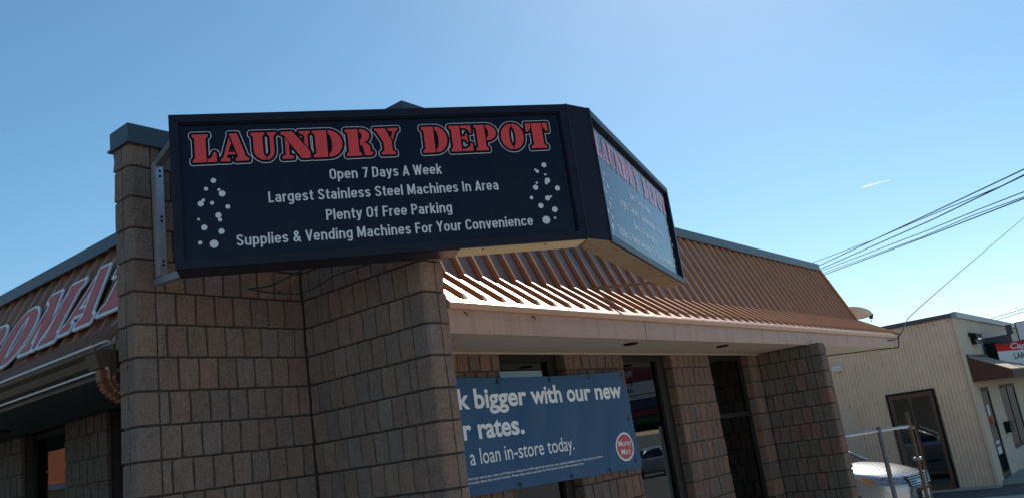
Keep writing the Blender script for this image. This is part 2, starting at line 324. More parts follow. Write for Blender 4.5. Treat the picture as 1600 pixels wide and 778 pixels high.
GLY = {   # strokes as centre lines, advance width
 'a': ([[(.385, 0), (.385, .50)] + _a(.235, .505, .15, .15, 0, 160), [(.385, .405), (.25, .405)] + _a(.23, .24, .145, .165, 90, 270) + [(.29, .075), (.385, .16)]], .475),
 'b': ([[(_LS_, 0), (_LS_, 1)], _bowl], .476), 'd': ([[(.396, 0), (.396, 1)], _bowl], .476), 'p': ([[(_LS_, -.24), (_LS_, .73)], _bowl], .476),
 'o': ([_bowl], .476), 'c': ([_a(_C, .49, _RX, _RY, 12, 180) + _a(_C, .25, _RX, _RY, 180, 348)], .455),
 'e': ([[(_LS_, .365), (.396, .365), (.396, .49)] + _a(_C, .49, _RX, _RY, 0, 180) + _a(_C, .25, _RX, _RY, 180, 342)], .47),
 'f': ([[(.155, 0), (.155, .80)] + _a(.265, .80, .11, .12, 180, 90), [(.02, .655), (.30, .655)]], .30),
 'g': ([_bowl, [(.396, .73), (.396, -.06)] + _a(_C, -.06, _RX, .14, 0, -150)], .476),
 'h': ([[(_LS_, 0), (_LS_, 1)], _arch], .476), 'n': ([[(_LS_, 0), (_LS_, .73)], _arch], .476),
 'm': ([[(_LS_, 0), (_LS_, .73)], _a(.222, .50, .142, .155, 180, 0) + [(.364, 0)], _a(.506, .50, .142, .155, 180, 0) + [(.648, 0)]], .728),
 'i': ([[(_LS_, 0), (_LS_, .73)], [(_LS_, .84), (_LS_, 1.0)]], .16), 'l': ([[(_LS_, 0), (_LS_, 1)]], .16),
 'k': ([[(_LS_, 0), (_LS_, 1)], [(.10, .30), (.37, .73)], [(.19, .44), (.40, 0)]], .44),
 'r': ([[(_LS_, 0), (_LS_, .73)], _a(.245, .47, .165, .175, 180, 80)], .30),
 's': ([_a(.225, .52, .143, .138, 18, 180, 8) + [(.10, .46), (.20, .39), (.31, .32)] + _a(.225, .22, .145, .145, 20, -165, 10)], .445),
 't': ([[(.155, .92), (.155, .20)] + _a(.27, .20, .115, .12, 180, 280), [(.02, .655), (.30, .655)]], .31),
 'u': ([[(.396, 0), (.396, .73)], [(_LS_, .73)] + _a(_C, .24, _RX, _RY, 180, 360)], .476),
 'v': ([[(.055, .73), (.215, .02), (.375, .73)]], .43), 'y': ([[(.055, .73), (.22, .03)], [(.385, .73), (.20, -.08)] + _a(.09, -.06, .10, .10, -20, -90)], .44),
 'x': ([[(.06, .73), (.36, 0)], [(.36, .73), (.06, 0)]], .42),
 'A': ([[(.05, 0), (.25, .96)], [(.25, .96), (.45, 0)], [(.11, .25), (.39, .25)]], .50), 'C': ([_a(.255, .72, .175, .20, 5, 180) + _a(.255, .28, .175, .20, 180, 355)], .50),
 'D': ([[(.08, 0), (.08, 1)], [(.08, .92), (.22, .92)] + _a(.22, .70, .20, .22, 90, 0) + _a(.22, .30, .20, .22, 0, -90) + [(.08, .08)]], .50),
 'F': ([[(.08, 0), (.08, 1)], [(.08, .92), (.42, .92)], [(.08, .50), (.38, .50)]], .43), 'I': ([[(.08, 0), (.08, 1)]], .17),
 'L': ([[(.08, 1), (.08, 0)], [(.08, .08), (.40, .08)]], .41), 'M': ([[(.08, 0), (.08, 1)], [(.11, .95), (.33, .14), (.55, .95)], [(.58, 0), (.58, 1)]], .66),
 'O': ([_capo(.52)], .52), 'P': ([[(.08, 0), (.08, 1)], [(.08, .92), (.25, .92)] + _a(.25, .70, .175, .22, 90, -90) + [(.08, .48)]], .48),
 'S': ([_a(.25, .74, .17, .18, 8, 180, 9) + [(.09, .66), (.20, .55), (.31, .46)] + _a(.25, .27, .175, .19, 30, -172, 12)], .50),
 'V': ([[(.05, 1), (.25, .03), (.45, 1)]], .50), 'Y': ([[(.05, 1), (.25, .46), (.45, 1)], [(.25, .5), (.25, 0)]], .50),
 'W': ([[(.05, 1), (.20, .04), (.345, .92), (.49, .04), (.64, 1)]], .69), '7': ([[(.04, .92), (.40, .92), (.20, 0)]], .43),
 '&': ([[(.53, 0), (.16, .66)] + _a(.25, .77, .115, .15, 200, -20, 8) + [(.32, .62), (.13, .40)] + _a(.215, .24, .14, .16, 140, 290, 8) + [(.40, .22), (.50, .46)]], .58),
}
def stroke_polys(ch, ox, sx, sy, oy, hx=.066):
    strokes, adv = GLY[ch]; out = []
    for st in strokes:
        n = len(st); closed = (Vector(st[0]) - Vector(st[-1])).length < 1e-3
        for i in range(n - 1):
            a, b = Vector(st[i]), Vector(st[i + 1]); d = b - a
            if d.length < 1e-4: continue
            d.normalize(); nn = Vector((-d.y, d.x)) * hx
            out.append([a + nn, a - nn, b - nn, b + nn])
        for i in range(n):
            if 0 < i < n - 1 or closed:
                c = Vector(st[i]); out.append([c + Vector((math.cos(t * math.pi / 4), math.sin(t * math.pi / 4))) * hx for t in range(8)])
    return [ccw([(ox + p[0] * sx, oy + p[1] * sy) for p in poly]) for poly in out], adv
def words(s, x0, x1, y0, caph, mw, m, parent, name='word', gap=.075, space=.27):
    tot = 0
    for ch in s: tot += space if ch == ' ' else GLY[ch][1] + gap
    tot -= gap; sx = (x1 - x0) / tot; x = x0
    for wd in s.split(' '):
        P_ = []
        for ch in wd:
            pl, adv = stroke_polys(ch, x, sx, caph, y0); P_ += pl; x += (adv + gap) * sx
        obj(name, union_mesh(P_, 'w', None, mw), m, parent); x += space * sx
def frame_mw(o, u, v, n, off=0.0):
    u, v, n = Vector(u).normalized(), Vector(v).normalized(), Vector(n).normalized(); o = Vector(o) + n * off
    return Matrix(((u.x, v.x, n.x, o.x), (u.y, v.y, n.y, o.y), (u.z, v.z, n.z, o.z), (0, 0, 0, 1)))
def disc_poly(x, y, r, n=20): return [(x + r * math.cos(2 * math.pi * k / n), y + r * math.sin(2 * math.pi * k / n)) for k in range(n)]

# ------------------------------------------------------------------ ground
def sheet(name, a, b, z, m): 
    o = obj(name, MB().add([(a[0], a[1], z), (b[0], a[1], z), (b[0], b[1], z), (a[0], b[1], z)], [(0, 1, 2, 3)]), m, kind='structure'); return o
sheet('ground', (-900, -900), (1500, 1500), 0.0, M['asphalt'])
obj('pavement', box((3.4, 2.2, 0.0), (15.2, 4.20, 0.12)), M['concrete'], kind='structure')
sheet('bounce_ground', (-4.5, -12), (15.4, 4.6), 0.004, M['bounce_ground'])  # unseen pale ground, added to bounce sun into the shaded walls
sheet('bounce_strip', (15.401, -12), (19.6, 20), 0.004, M['bounce_ground'])  # added pale strip, bounces sun onto the beige side wall

# ================================================================== LAUNDRY BUILDING
B = thing('laundry_building', 'brown split-face block laundry building with copper-coloured ribbed metal mansard roof', 'building', (3.69, 4.7, 0))
Xi, Ya, Yb, Xl = 3.69, 4.70, 3.51, 2.457
BASE0, CRS = 0.05, 0.2
GAP = 0.0075
def tone(kind, z):
    r = random.random()
    if kind == 'pier':
        base = random.choice([(.32, .135, .09), (.27, .115, .085), (.20, .11, .085), (.17, .12, .105), (.35, .165, .10)])
    elif kind == 'eave_shade':
        base = random.choice([(.10, .075, .06), (.085, .068, .058), (.12, .07, .055), (.10, .085, .07)])  # left pier tones, shade under the eave put into the colour
    elif kind == 'end':
        base = random.choice([(.18, .13, .105), (.15, .12, .10), (.13, .11, .095), (.27, .10, .085), (.21, .135, .095), (.15, .115, .10)])
    else:
        base = random.choice([(.37, .245, .185), (.34, .23, .18), (.31, .225, .195), (.30, .23, .22), (.40, .255, .19), (.36, .21, .17)])
    k = random.uniform(.78, 1.16) * (1.10 if kind == 'notch' else 1.0)
    return tuple(c * k for c in base)
def block_shape(w_, h_, rnd):
    """split-face unit: local x along the wall, y into the wall, z up; front at y = 0"""
    xs = [0, .004, w_ * rnd.uniform(.4, .6), w_ - .004, w_]; xd = [.03, 0, 0, 0, .03]
    zs = [0, .004, h_ * rnd.uniform(.4, .6), h_ - .004, h_]; zd = [.03, 0, 0, 0, .03]
    V = []
    for j, z in enumerate(zs):
        for i, x in enumerate(xs):
            d = max(xd[i], zd[j]); 
            if d == 0: d = rnd.uniform(-.005, .005)
            jit = 0 if d > .02 else rnd.uniform(-.0022, .0022)
            V.append((x + jit, d, z + jit))
    F_ = [(j * 5 + i, j * 5 + i + 1, (j + 1) * 5 + i + 1, (j + 1) * 5 + i) for j in range(4) for i in range(4)]
    return V, F_
rb = random.Random(3)
CELL = .1333
SH = {}
def shape_for(w_, h_):
    key = (round(w_, 3), round(h_, 3))
    if key not in SH: SH[key] = []
    L_ = SH[key]
    if len(L_) < 9:
        V, F_ = block_shape(w_ - GAP, h_ - GAP, rb); mb = MB().add(V, F_); L_.append((V, F_, mb.mesh('block', M['block'])))
        return L_[-1]
    return rb.choice(L_)
N_IND = 0
def wall_row(o, along, inward, cells, z0, h_, parent, kind, joined, single):
    """cells: list of (start, width) measured from o along the wall"""
    global N_IND
    along, inward = Vector(along), Vector(inward)
    for s, w_ in cells:
        V, F_, me = shape_for(w_, h_)
        p = Vector(o) + along * (s + GAP / 2) + Vector((0, 0, z0 + GAP / 2))
        mw = Matrix(((along.x, inward.x, 0, p.x), (along.y, inward.y, 0, p.y), (0, 0, 1, p.z), (0, 0, 0, 1)))
        tn = tone(kind, z0)
        if single and N_IND < 290:
            N_IND += 1
            ob = place('block', me, parent, mw=mw); ob.color = (*tn, 1)
        else:
            flip = (along.cross(Vector((0, 0, 1)))).dot(inward) > 0
            joined.add([mw @ Vector(v) for v in V], F_, tn)
def running(z_index, length, start=0.0, half_first=False, cell=CELL):
    out = []; x = start
    if half_first: out.append((x, cell / 2)); x += cell / 2
    while x < start + length - 0.03:
        w_ = min(cell, start + length - x); 
        if start + length - (x + w_) < .035: w_ = start + length - x
        out.append((x, round(w_, 4))); x += w_
    return out
def corner_unit(path, z0, h_, tn, mb):
    """bullnose corner block: path = plan points with outward normals"""
    n = len(path); V = []
    zs = [(z0 + GAP / 2, .03), (z0 + GAP / 2 + .005, 0), (z0 + h_ * .5, 0), (z0 + h_ - GAP / 2 - .005, 0), (z0 + h_ - GAP / 2, .03)]
    for z, d in zs:
        for i, (x, y, nx, ny) in enumerate(path):
            dd = d if 0 < i < n - 1 else .03
            dd += 0 if d > 0 else rb.uniform(-.0012, .0012)
            V.append((x - nx * dd, y - ny * dd, z + (rb.uniform(-.001, .001) if d == 0 else 0)))
    mb.add(V, [(j * n + i, j * n + i + 1, (j + 1) * n + i + 1, (j + 1) * n + i) for j in range(4) for i in range(n - 1)], tn)
def rounded_path(corner, d1, n1, len1, d2, n2, len2, r=.032):
    """d1 runs from the far end of face 1 towards the corner, d2 from the corner along face 2"""
    c = Vector(corner); d1, n1, d2, n2 = map(Vector, (d1, n1, d2, n2)); P = []
    a = c - d1 * len1
    def put(p, nn): P.append((p.x, p.y, nn.x, nn.y))
    put(a, n1); put(a + d1 * .004, n1); put(c - d1 * (len1 * .5), n1); put(c - d1 * r, n1)
    ctr = c - d1 * r + d2 * r
    for t in (.25, .5, .75):
        ang = t * math.pi / 2; nn = n1 * math.cos(ang) + n2 * math.sin(ang); put(ctr + nn * r, nn)
    put(c + d2 * r, n2); put(c + d2 * (len2 - .004), n2); put(c + d2 * len2, n2)
    return P

joined = MB()
# mortar cores of the walls (the blocks sit 14 mm proud of them)
wA = obj('wing_wall', box((Xl + .014, Ya + .014, 0), (3.9, 4.886, 4.42)), M['mortar'], B)
wB = obj('wing_wall', box((Xi + .014, Yb + .014, 0), (3.876, Ya + .01, 4.42)), M['mortar'], B)
ROWS_SINGLE = 9       # courses from here up are seen in the photograph
for k in range(0, 22):
    z0 = BASE0 + CRS * k; h_ = CRS if z0 + CRS < 4.43 else 4.425 - z0
    if h_ < .05: continue
    half = (k % 2 == 1); single = k >= 10
    cb = .137
    wall_row((Xl, Ya, 0), (1, 0, 0), (0, 1, 0), running(k, Xi - Xl - cb - .004, cb, half), z0, h_, wA, 'notch', joined, single)
    wall_row((Xi, Yb, 0), (0, 1, 0), (1, 0, 0), running(k, Ya - Yb - cb - .006, cb, half, .1293), z0, h_, wB, 'notch', joined, single)
    for who, path in ((wA, rounded_path((Xl, Ya), (-1, 0), (0, -1), cb, (0, 1), (-1, 0), .09)),
                      (wB, rounded_path((Xi, Yb), (0, -1), (-1, 0), cb, (1, 0), (0, -1), .118))):
        if single and h_ > .15:
            mb = MB(); corner_unit(path, z0, h_, None, mb); ob = obj('corner_block', mb, M['block'], who, smooth=False); ob.color = (*tone('notch', z0), 1)
        else: corner_unit(path, z0, h_, tone('notch', z0), joined)
    # slim end cells of both wings
    wall_row((Xl, Ya + .09, 0), (0, 1, 0), (1, 0, 0), [(0, .11)], z0, h_, wA, 'notch', joined, False)
    wall_row((Xi + .118, Yb, 0), (1, 0, 0), (0, 1, 0), [(0, .081)], z0, h_, wB, 'notch', joined, False)
# dark metal parapet caps over the wings
capA = MB(); capA.box((Xl - .014, Ya - .022, 4.40), (3.93, 4.905, 4.520)); capA.box((Xl - .026, Ya - .034, 4.390), (3.93, 4.917, 4.405))
obj('wall_cap', capA, M['cap'], B)
capB = MB(); capB.box((Xi - .022, Yb - .02, 4.402), (3.90, Ya - .024, 4.522)); capB.box((Xi - .034, Yb - .032, 4.392), (3.912, Ya - .036, 4.407))
obj('wall_cap', capB, M['cap'], B)

# ---- front wall: block piers, windows, door
Yw, GL = 4.22, 4.345
def pier(x0, x1, reveal_left, reveal_right, name='pier', kind='pier', nsing=9):
    ob = obj(name, box((x0 + .014, Yw + .014, 0), (x1 - .014, 4.55, 2.998)), M['mortar'], B)
    for k in range(0, 15):
        z0 = BASE0 + CRS * k; h_ = min(CRS, 2.998 - z0)
        if h_ < .04: continue
        wall_row((x0, Yw, 0), (1, 0, 0), (0, 1, 0), running(k, x1 - x0, 0, k % 2 == 1), z0, h_, ob, kind, joined, k >= nsing)
        if reveal_left: wall_row((x0, 4.55, 0), (0, -1, 0), (1, 0, 0), [(.0, .19), (.19, .14)], z0, h_, ob, kind, joined, False)
        if reveal_right: wall_row((x1, Yw, 0), (0, 1, 0), (-1, 0, 0), [(.0, .14), (.14, .19)], z0, h_, ob, kind, joined, False)
    return ob
pier(3.905, 5.209, False, True, nsing=99)
pier(6.125, 7.123, True, True, nsing=13)
pier(8.131, 9.057, True, True, nsing=11)
pier(10.185, 10.49, True, False, nsing=12)

def window(x0, x1, z0, z1, name='window', mull=None):
    fr = MB(); f = .055
    fr.box((x0, GL - .03, z0), (x0 + f, GL + .05, z1)); fr.box((x1 - f, GL - .03, z0), (x1, GL + .05, z1))
    fr.box((x0 + f, GL - .03, z1 - f), (x1 - f, GL + .05, z1)); fr.box((x0 + f, GL - .03, z0), (x1 - f, GL + .05, z0 + f))
    if mull: fr.box((x0 + f, GL - .025, mull), (x1 - f, GL + .045, mull + .05))
    o = obj(name, fr, M['frame'], B)
    obj('glass', box((x0 + f, GL, z0 + f), (x1 - f, GL + .008, z1 - f)), M['glass'], o)
    return o
window(5.21, 6.122, .5, 2.995)
window(7.125, 8.128, .5, 2.995)
obj('sill_wall', box((5.21, Yw + .05, 0), (6.123, 4.45, .5)), M['wall_plain'], B)
obj('sill_wall', box((7.125, Yw + .05, 0), (8.129, 4.45, .5)), M['wall_plain'], B)
obj('window_jamb', box((5.98, GL - .035, .555), (6.066, GL + .06, 2.939)), M['frame'], B)
obj('window_jamb', box((7.95, GL - .035, .555), (8.072, GL + .06, 2.939)), M['frame'], B)
d_ = window(9.06, 10.18, .12, 2.995, 'door', mull=2.25)
obj('handle', MB().tube([(9.22, GL - .05, .95), (9.22, GL - .09, 1.0), (9.22, GL - .09, 1.3), (9.22, GL - .05, 1.35)], .012), M['galv'], d_)
# interior
obj('interior', MB().box((3.9, 7.2, 0), (10.5, 7.3, 3.0)).box((3.9, 4.24, 3.022), (10.49, 7.2, 3.06)), M['room'], B)
obj('interior_floor', box((3.92, 4.56, 0), (10.48, 7.2, .13)), M['floor'], B)

# ---- right-hand wing wall
XC = 10.5
wC = obj('wing_wall', box((XC + .014, 3.414, 0), (10.686, 4.6, 2.998)), M['mortar'], B)
for k in range(0, 15):
    z0 = BASE0 + CRS * k; h_ = min(CRS, 2.998 - z0)
    if h_ < .04: continue
    wall_row((XC, 3.40, 0), (0, 1, 0), (1, 0, 0), running(k, Yw - 3.40 - .137 - .002, .137, k % 2 == 1), z0, h_, wC, 'end', joined, False)
    corner_unit(rounded_path((XC, 3.40), (0, -1), (-1, 0), .137, (1, 0), (0, -1), .118), z0, h_, tone('end', z0), joined)
    wall_row((XC + .118, 3.40, 0), (1, 0, 0), (0, 1, 0), [(0, .081)], z0, h_, wC, 'end', joined, False)

# ---- eave: soffit, fascia, trim
def soffit_panel(x0, x1, y0, y1, z, m, parent, axis='x', groove=.1):
    mb = MB(); n = max(1, round((x1 - x0) / groove)); g = (x1 - x0) / n
    for i in range(n):
        a = x0 + g * i
        if axis == 'x': mb.box((a + .004, y0, z), (a + g - .004, y1, z + .012))
        else: mb.box((y0, a + .004, z), (y1, a + g - .004, z + .012))
    if axis == 'x': mb.box((x0, y0, z + .009), (x1, y1, z + .02))
    else: mb.box((y0, x0, z + .009), (y1, x1, z + .02))
    return obj('soffit_panel', mb, m, parent)
x = 3.905
while x < 10.49:
    x2 = min(x + .33, 10.495); soffit_panel(x, x2, 3.545, Yw + .02, 3.0, M['soffit'], B); x = x2
obj('soffit_panel', box((10.50, 3.545, 3.0), (10.70, 4.62, 3.018)), M['soffit'], B)
x = 10.705
while x < 14.95:
    x2 = min(x + .33, 14.97); soffit_panel(x, x2, 3.545, 11.0, 3.001, M['soffit'], B); x = x2
obj('soffit_trim', box((3.905, Yw - .03, 2.985), (10.495, Yw + .012, 2.9985)), M['soffit'], B)
for xs in (6.50, 8.42):
    o = obj('recessed_light', MB().tube([(xs, 3.74, 2.988), (xs, 3.74, 3.004)], .065, 20), M['black'], B)
    obj('lamp', MB().tube([(xs, 3.74, 2.984), (xs, 3.74, 2.989)], .045, 20), M['frame'], o)
fx = [3.90, 6.42, 9.03, 12.1, 14.78, 15.0]
for a, b in zip(fx[:-1], fx[1:]):
    mb = MB(); dy = rb.uniform(-.002, .002)
    mb.prism([(a + .003, 3.53 + dy, 3.0), (a + .003, 3.524 + dy, 3.09), (a + .003, 3.53 + dy, 3.17), (a + .003, 3.545, 3.17), (a + .003, 3.545, 3.0)], (b - a - .006, 0, 0))
    mb.box((a + .003, 3.531 + dy, 2.992), (b - .003, 3.56, 3.0))
    obj('fascia_panel', mb, M['fascia'], B)
    mb = MB(); mb.prism([(a, 3.518, 3.148), (a, 3.498, 3.152), (a, 3.493, 3.19), (a, 3.505, 3.20), (a, 3.53, 3.20), (a, 3.53, 3.15)], (b - a - (.004 if b < 15 else 0), 0, 0))
    obj('eave_trim', mb, M['trim'], B)
obj('fascia_panel', box((14.985, 3.548, 3.0), (15.0, 11.0, 3.17)), M['fascia'], B)
obj('eave_trim', box((14.97, 3.535, 3.172), (15.02, 11.0, 3.205)), M['trim'], B)
nl = MB(); xs = 4.2
while xs < 14.9:
    nl.tube([(xs, 3.5225, 3.158), (xs, 3.517, 3.158)], .005, 6); nl.tube([(xs + .1, 3.5345, 3.012), (xs + .1, 3.526, 3.012)], .004, 6); xs += .61
obj('nail_head', nl, M['brown'], B, kind='stuff')
for xs in (4.06, 4.80):
    obj('rusty_hook', MB().tube([(xs, 3.53, 3.135), (xs, 3.515, 3.13), (xs + .008, 3.508, 3.118), (xs + .012, 3.515, 3.112)], .005, 6), M['brown'], B)

# ---- mansard: skirt (shallow) and steep face, panel by panel
EAVE, KINK, TOP = (3.50, 3.20), (3.885, 3.49), (4.285, 4.42)
def lerp(a, b, t): return a + (b - a) * t
PW = .203
XE, XT = 15.0, 14.0
x = 3.905; i = 0
ks = [(KINK[0] - EAVE[0]), (KINK[1] - EAVE[1])]
sl = math.hypot(*ks); nS = Vector((0, -ks[1] / sl, ks[0] / sl)); dS = Vector((0, ks[0] / sl, ks[1] / sl))
kt = [(TOP[0] - KINK[0]), (TOP[1] - KINK[1])]; st = math.hypot(*kt); nT = Vector((0, -kt[1] / st, kt[0] / st)); dT = Vector((0, kt[0] / st, kt[1] / st))
def rib(p0, p1, n, xdir, name='roof_rib', endcut=.03, kinkcut=0.0, parent=None, m=None):
    p0, p1, n, X = Vector(p0), Vector(p1), Vector(n), Vector(xdir); d = (p1 - p0).normalized(); hb, ht, hh = .024, .012, .026
    a = [p0 - X * hb, p0 - X * ht + n * hh + d * endcut, p0 + X * ht + n * hh + d * endcut, p0 + X * hb]
    b = [p1 - X * hb, p1 - X * ht + n * hh + d * kinkcut, p1 + X * ht + n * hh + d * kinkcut, p1 + X * hb]
    return obj(name, MB().add(a + b, [(0, 1, 2, 3)[::-1], (4, 5, 6, 7), (0, 1, 5, 4), (1, 2, 6, 5), (2, 3, 7, 6)]), m or M['rib'], parent or B)
while x < XE - .02:
    x2 = min(x + PW, XE)
    def topt(xx): return 1.0 if xx <= XT else max(0.0, (XE - xx) / (XE - XT))
    t1, t2 = topt(x), topt(x2)
    e0 = rb.uniform(-.0015, .0015)
    def P(xx, t, off=0): return Vector((xx, lerp(EAVE[0], KINK[0], t), lerp(EAVE[1], KINK[1], t))) + nS * off
    m_ = (x + x2) / 2
    # each panel has a slightly dished pan between its ribs
    mb = MB().add([P(x, 0), P(m_, 0, -.002 + e0), P(x2, 0), P(x2, t2), P(m_, (t1 + t2) / 2, -.002), P(x, t1)], [(0, 1, 4, 5), (1, 2, 3, 4)])
    obj('skirt_panel', mb, M['copper'], B)
    if i > 0 or True:
        tt = topt(x)
        if tt > .12: rib(P(x, .07), P(x, tt), nS, (1, 0, 0), endcut=.055, kinkcut=.010 if tt == 1 else 0)
    if x < XT - .02:
        xx2 = min(x2, XT)
        def Q(xx, t, off=0): return Vector((xx, lerp(KINK[0], TOP[0], t), lerp(KINK[1], TOP[1], t))) + nT * off
        mm = (x + xx2) / 2; g1, g2 = rb.uniform(-.003, .003), rb.uniform(-.003, .003)
        V = []
        for j, t in enumerate((0, .33, .66, 1)):
            V += [Q(x, t), Q(mm, t, rb.uniform(-.003, .003)), Q(xx2, t)]
        obj('steep_panel', MB().add(V, [(j * 3 + q, j * 3 + q + 1, j * 3 + q + 4, j * 3 + q + 3) for j in range(3) for q in range(2)]), M['copper'], B)
        rib(Q(x, 0), Q(x, 1), nT, (1, 0, 0), endcut=.010)
    x = x2; i += 1
# gable end of the mansard, hip skirt at the far end
obj('gable_wall', MB().prism([(XT, KINK[0], KINK[1]), (XT, TOP[0], TOP[1]), (XT, 11, TOP[1]), (XT, 11, KINK[1] - .3), (XT, KINK[0], KINK[1] - .3)], (-.05, 0, 0)), M['rib'], B)
obj('end_skirt', MB().add([(XE, EAVE[0], EAVE[1]), (XE, 11, EAVE[1]), (XT, 11, KINK[1]), (XT, KINK[0], KINK[1])], [(0, 1, 2, 3)]), M['copper'], B)
obj('hip_trim', MB().bar((XE, EAVE[0], EAVE[1] + .015), (XT, KINK[0], KINK[1] + .012), .05, .02), M['trim'], B)
obj('end_rib', MB().bar((XT, KINK[0] - .02, KINK[1]), (XT, TOP[0] - .02, TOP[1]), .05, .06), M['rib'], B)
# parapet cap along the front
mb = MB().box((3.93, 4.25, 4.42), (XT + .03, 4.55, 4.53)); mb.box((3.935, 4.238, 4.412), (XT + .035, 4.26, 4.43))
obj('roof_cap', mb, M['cap'], B)
obj('flat_roof', box((3.95, 4.55, 4.30), (XT, 20, 4.40)), M['cap'], B)
obj('back_wall', box((10.7, 4.6, 0), (10.8, 20, 3.4)), M['wall_plain'], B)

# ---- left-hand facade (runs away along +Y)
XW = 3.33; XG = 3.45
def lpier(y0, y1):
    ob = obj('pier', box((XW + .014, y0 + .014, 0), (3.7, y1 - .014, 2.998)), M['mortar'], B)
    for k in range(5, 15):
        z0 = BASE0 + CRS * k; h_ = min(CRS, 2.998 - z0)
        if h_ < .04: continue
        wall_row((XW, y1, 0), (0, -1, 0), (1, 0, 0), running(k, y1 - y0, 0, k % 2 == 1), z0, h_, ob, 'eave_shade', joined, False)
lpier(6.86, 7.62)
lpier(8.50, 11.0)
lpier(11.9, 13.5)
def lwin(y0, y1):
    f = .05; fr = MB()
    fr.box((XG - .02, y0, .5), (XG + .05, y0 + f, 2.995)); fr.box((XG - .02, y1 - f, .5), (XG + .05, y1, 2.995))
    fr.box((XG - .02, y0 + f, 2.94), (XG + .05, y1 - f, 2.995)); fr.box((XG - .02, y0 + f, .5), (XG + .05, y1 - f, .55))
    o = obj('window', fr, M['frame'], B); obj('glass', box((XG, y0 + f, .55), (XG + .008, y1 - f, 2.94)), M['glass'], o)
lwin(7.63, 8.49); lwin(4.9, 6.85); lwin(11.01, 11.89)
obj('sill_wall', box((XW + .05, 4.9, 0), (3.6, 13.4, .5)), M['wall_plain'], B)
obj('interior', MB().box((6.0, 7.35, 0), (6.1, 20, 3.0)).box((3.36, 4.95, 3.022), (6.1, 20, 3.06)), M['room'], B)
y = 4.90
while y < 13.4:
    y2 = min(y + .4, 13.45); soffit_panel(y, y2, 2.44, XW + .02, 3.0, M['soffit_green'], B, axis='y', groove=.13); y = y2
obj('recessed_light', MB().tube([(2.95, 7.95, 2.985), (2.95, 7.95, 3.004)], .07, 20), M['black'], B)
# left mansard
LE, LK, LT = (2.42, 3.17), (3.05, 3.53), (3.50, 4.42)
y = 4.93
def LS(yy, t, off=0):
    nn = Vector((-(LK[1] - LE[1]), 0, LK[0] - LE[0])).normalized(); return Vector((lerp(LE[0], LK[0], t), yy, lerp(LE[1], LK[1], t))) + nn * off
nLT = Vector((-(LT[1] - LK[1]), 0, LT[0] - LK[0])).normalized()
def LQ(yy, t, off=0): return Vector((lerp(LK[0], LT[0], t), yy, lerp(LK[1], LT[1], t))) + nLT * off
while y < 13.4:
    y2 = min(y + .23, 13.45)
    obj('skirt_panel', MB().add([LS(y, 0), LS(y2, 0), LS(y2, 1), LS(y, 1)], [(0, 3, 2, 1)]), M['copper'], B)
    obj('steep_panel', MB().add([LQ(y, 0), LQ(y2, 0), LQ(y2, 1), LQ(y, 1)], [(0, 3, 2, 1)]), M['copper'], B)
    rib(LS(y, .03), LS(y, 1), Vector((-(LK[1] - LE[1]), 0, LK[0] - LE[0])).normalized(), (0, -1, 0), m=M['copper'])
    rib(LQ(y, 0), LQ(y, 1), nLT, (0, -1, 0), endcut=.01, m=M['copper'])
    y = y2
obj('roof_cap', MB().box((3.44, 4.95, 4.42), (3.9, 13.5, 4.53)).box((3.43, 4.95, 4.412), (3.46, 13.5, 4.43)), M['cap'], B)
# gutter on the left eave
gp = [(2.44, 3.035), (2.40, 3.035), (2.37, 3.055), (2.355, 3.10), (2.33, 3.125), (2.325, 3.155), (2.335, 3.155), (2.345, 3.135), (2.44, 3.14)]
obj('gutter', MB().prism([(a, 4.93, b) for a, b in gp], (0, 8.5, 0)), M['gutter'], B)
obj('gutter_lip', MB().box((2.314, 4.93, 3.150), (2.330, 13.4, 3.164)).box((2.395, 4.93, 3.022), (2.412, 13.4, 3.034)).box((2.40, 4.93, 3.185), (2.425, 13.4, 3.197)), M['gutlip'], B)
mbf = box((2.432, 4.9, 2.99), (2.445, 13.45, 3.17)); obj('fascia_panel', mbf, M['gutter'], B)
# gutter outlet and fluted copper elbow of the downpipe
el = thing('downpipe', 'fluted copper-coloured downpipe elbow hanging under the left eave gutter', 'downpipe', (2.40, 4.99, 2.7))
pth = [(2.425, 4.99, 3.05), (2.425, 4.99, 2.98), (2.432, 4.985, 2.94), (2.455, 4.98, 2.905), (2.50, 4.975, 2.87), (2.58, 4.97, 2.835)]
core = MB(); pts = [Vector(p) for p in pth]; nseg = 22; V = []
def catm(t):
    t = t * (len(pts) - 1); i = min(int(t), len(pts) - 2); return pts[i].lerp(pts[i + 1], t - i)
NR = 28
for j in range(nseg + 1):
    p = catm(j / nseg); d = (catm(min(1, j / nseg + .03)) - catm(max(0, j / nseg - .03))).normalized()
    u = Vector((0, 1, 0)); v = d.cross(u).normalized(); sc = 1.0 if (j % 2 == 0 or j < 6) else .84
    for k in range(NR):
        a = 2 * math.pi * k / NR; fl = (1.0 if k % 2 == 0 else .80)
        q = .052 * fl * sc; ca, sa = math.cos(a), math.sin(a)
        V.append(p + u * (abs(ca) ** .6 * (1 if ca > 0 else -1)) * q + v * (abs(sa) ** .6 * (1 if sa > 0 else -1)) * q)
core.add(V, [(j * NR + k, j * NR + (k + 1) % NR, (j + 1) * NR + (k + 1) % NR, (j + 1) * NR + k) for j in range(nseg) for k in range(NR)])
obj('elbow', core, M['elbow'], el)
obj('outlet_box', MB().prism([(2.33, 5.07, 3.14), (2.50, 5.07, 3.14), (2.49, 5.06, 3.03), (2.36, 5.06, 3.03)], (0, -.13, 0)), M['gutter'], el)

# every block not kept as its own object, joined
obj('block', joined, M['block_j'], B, kind='stuff')

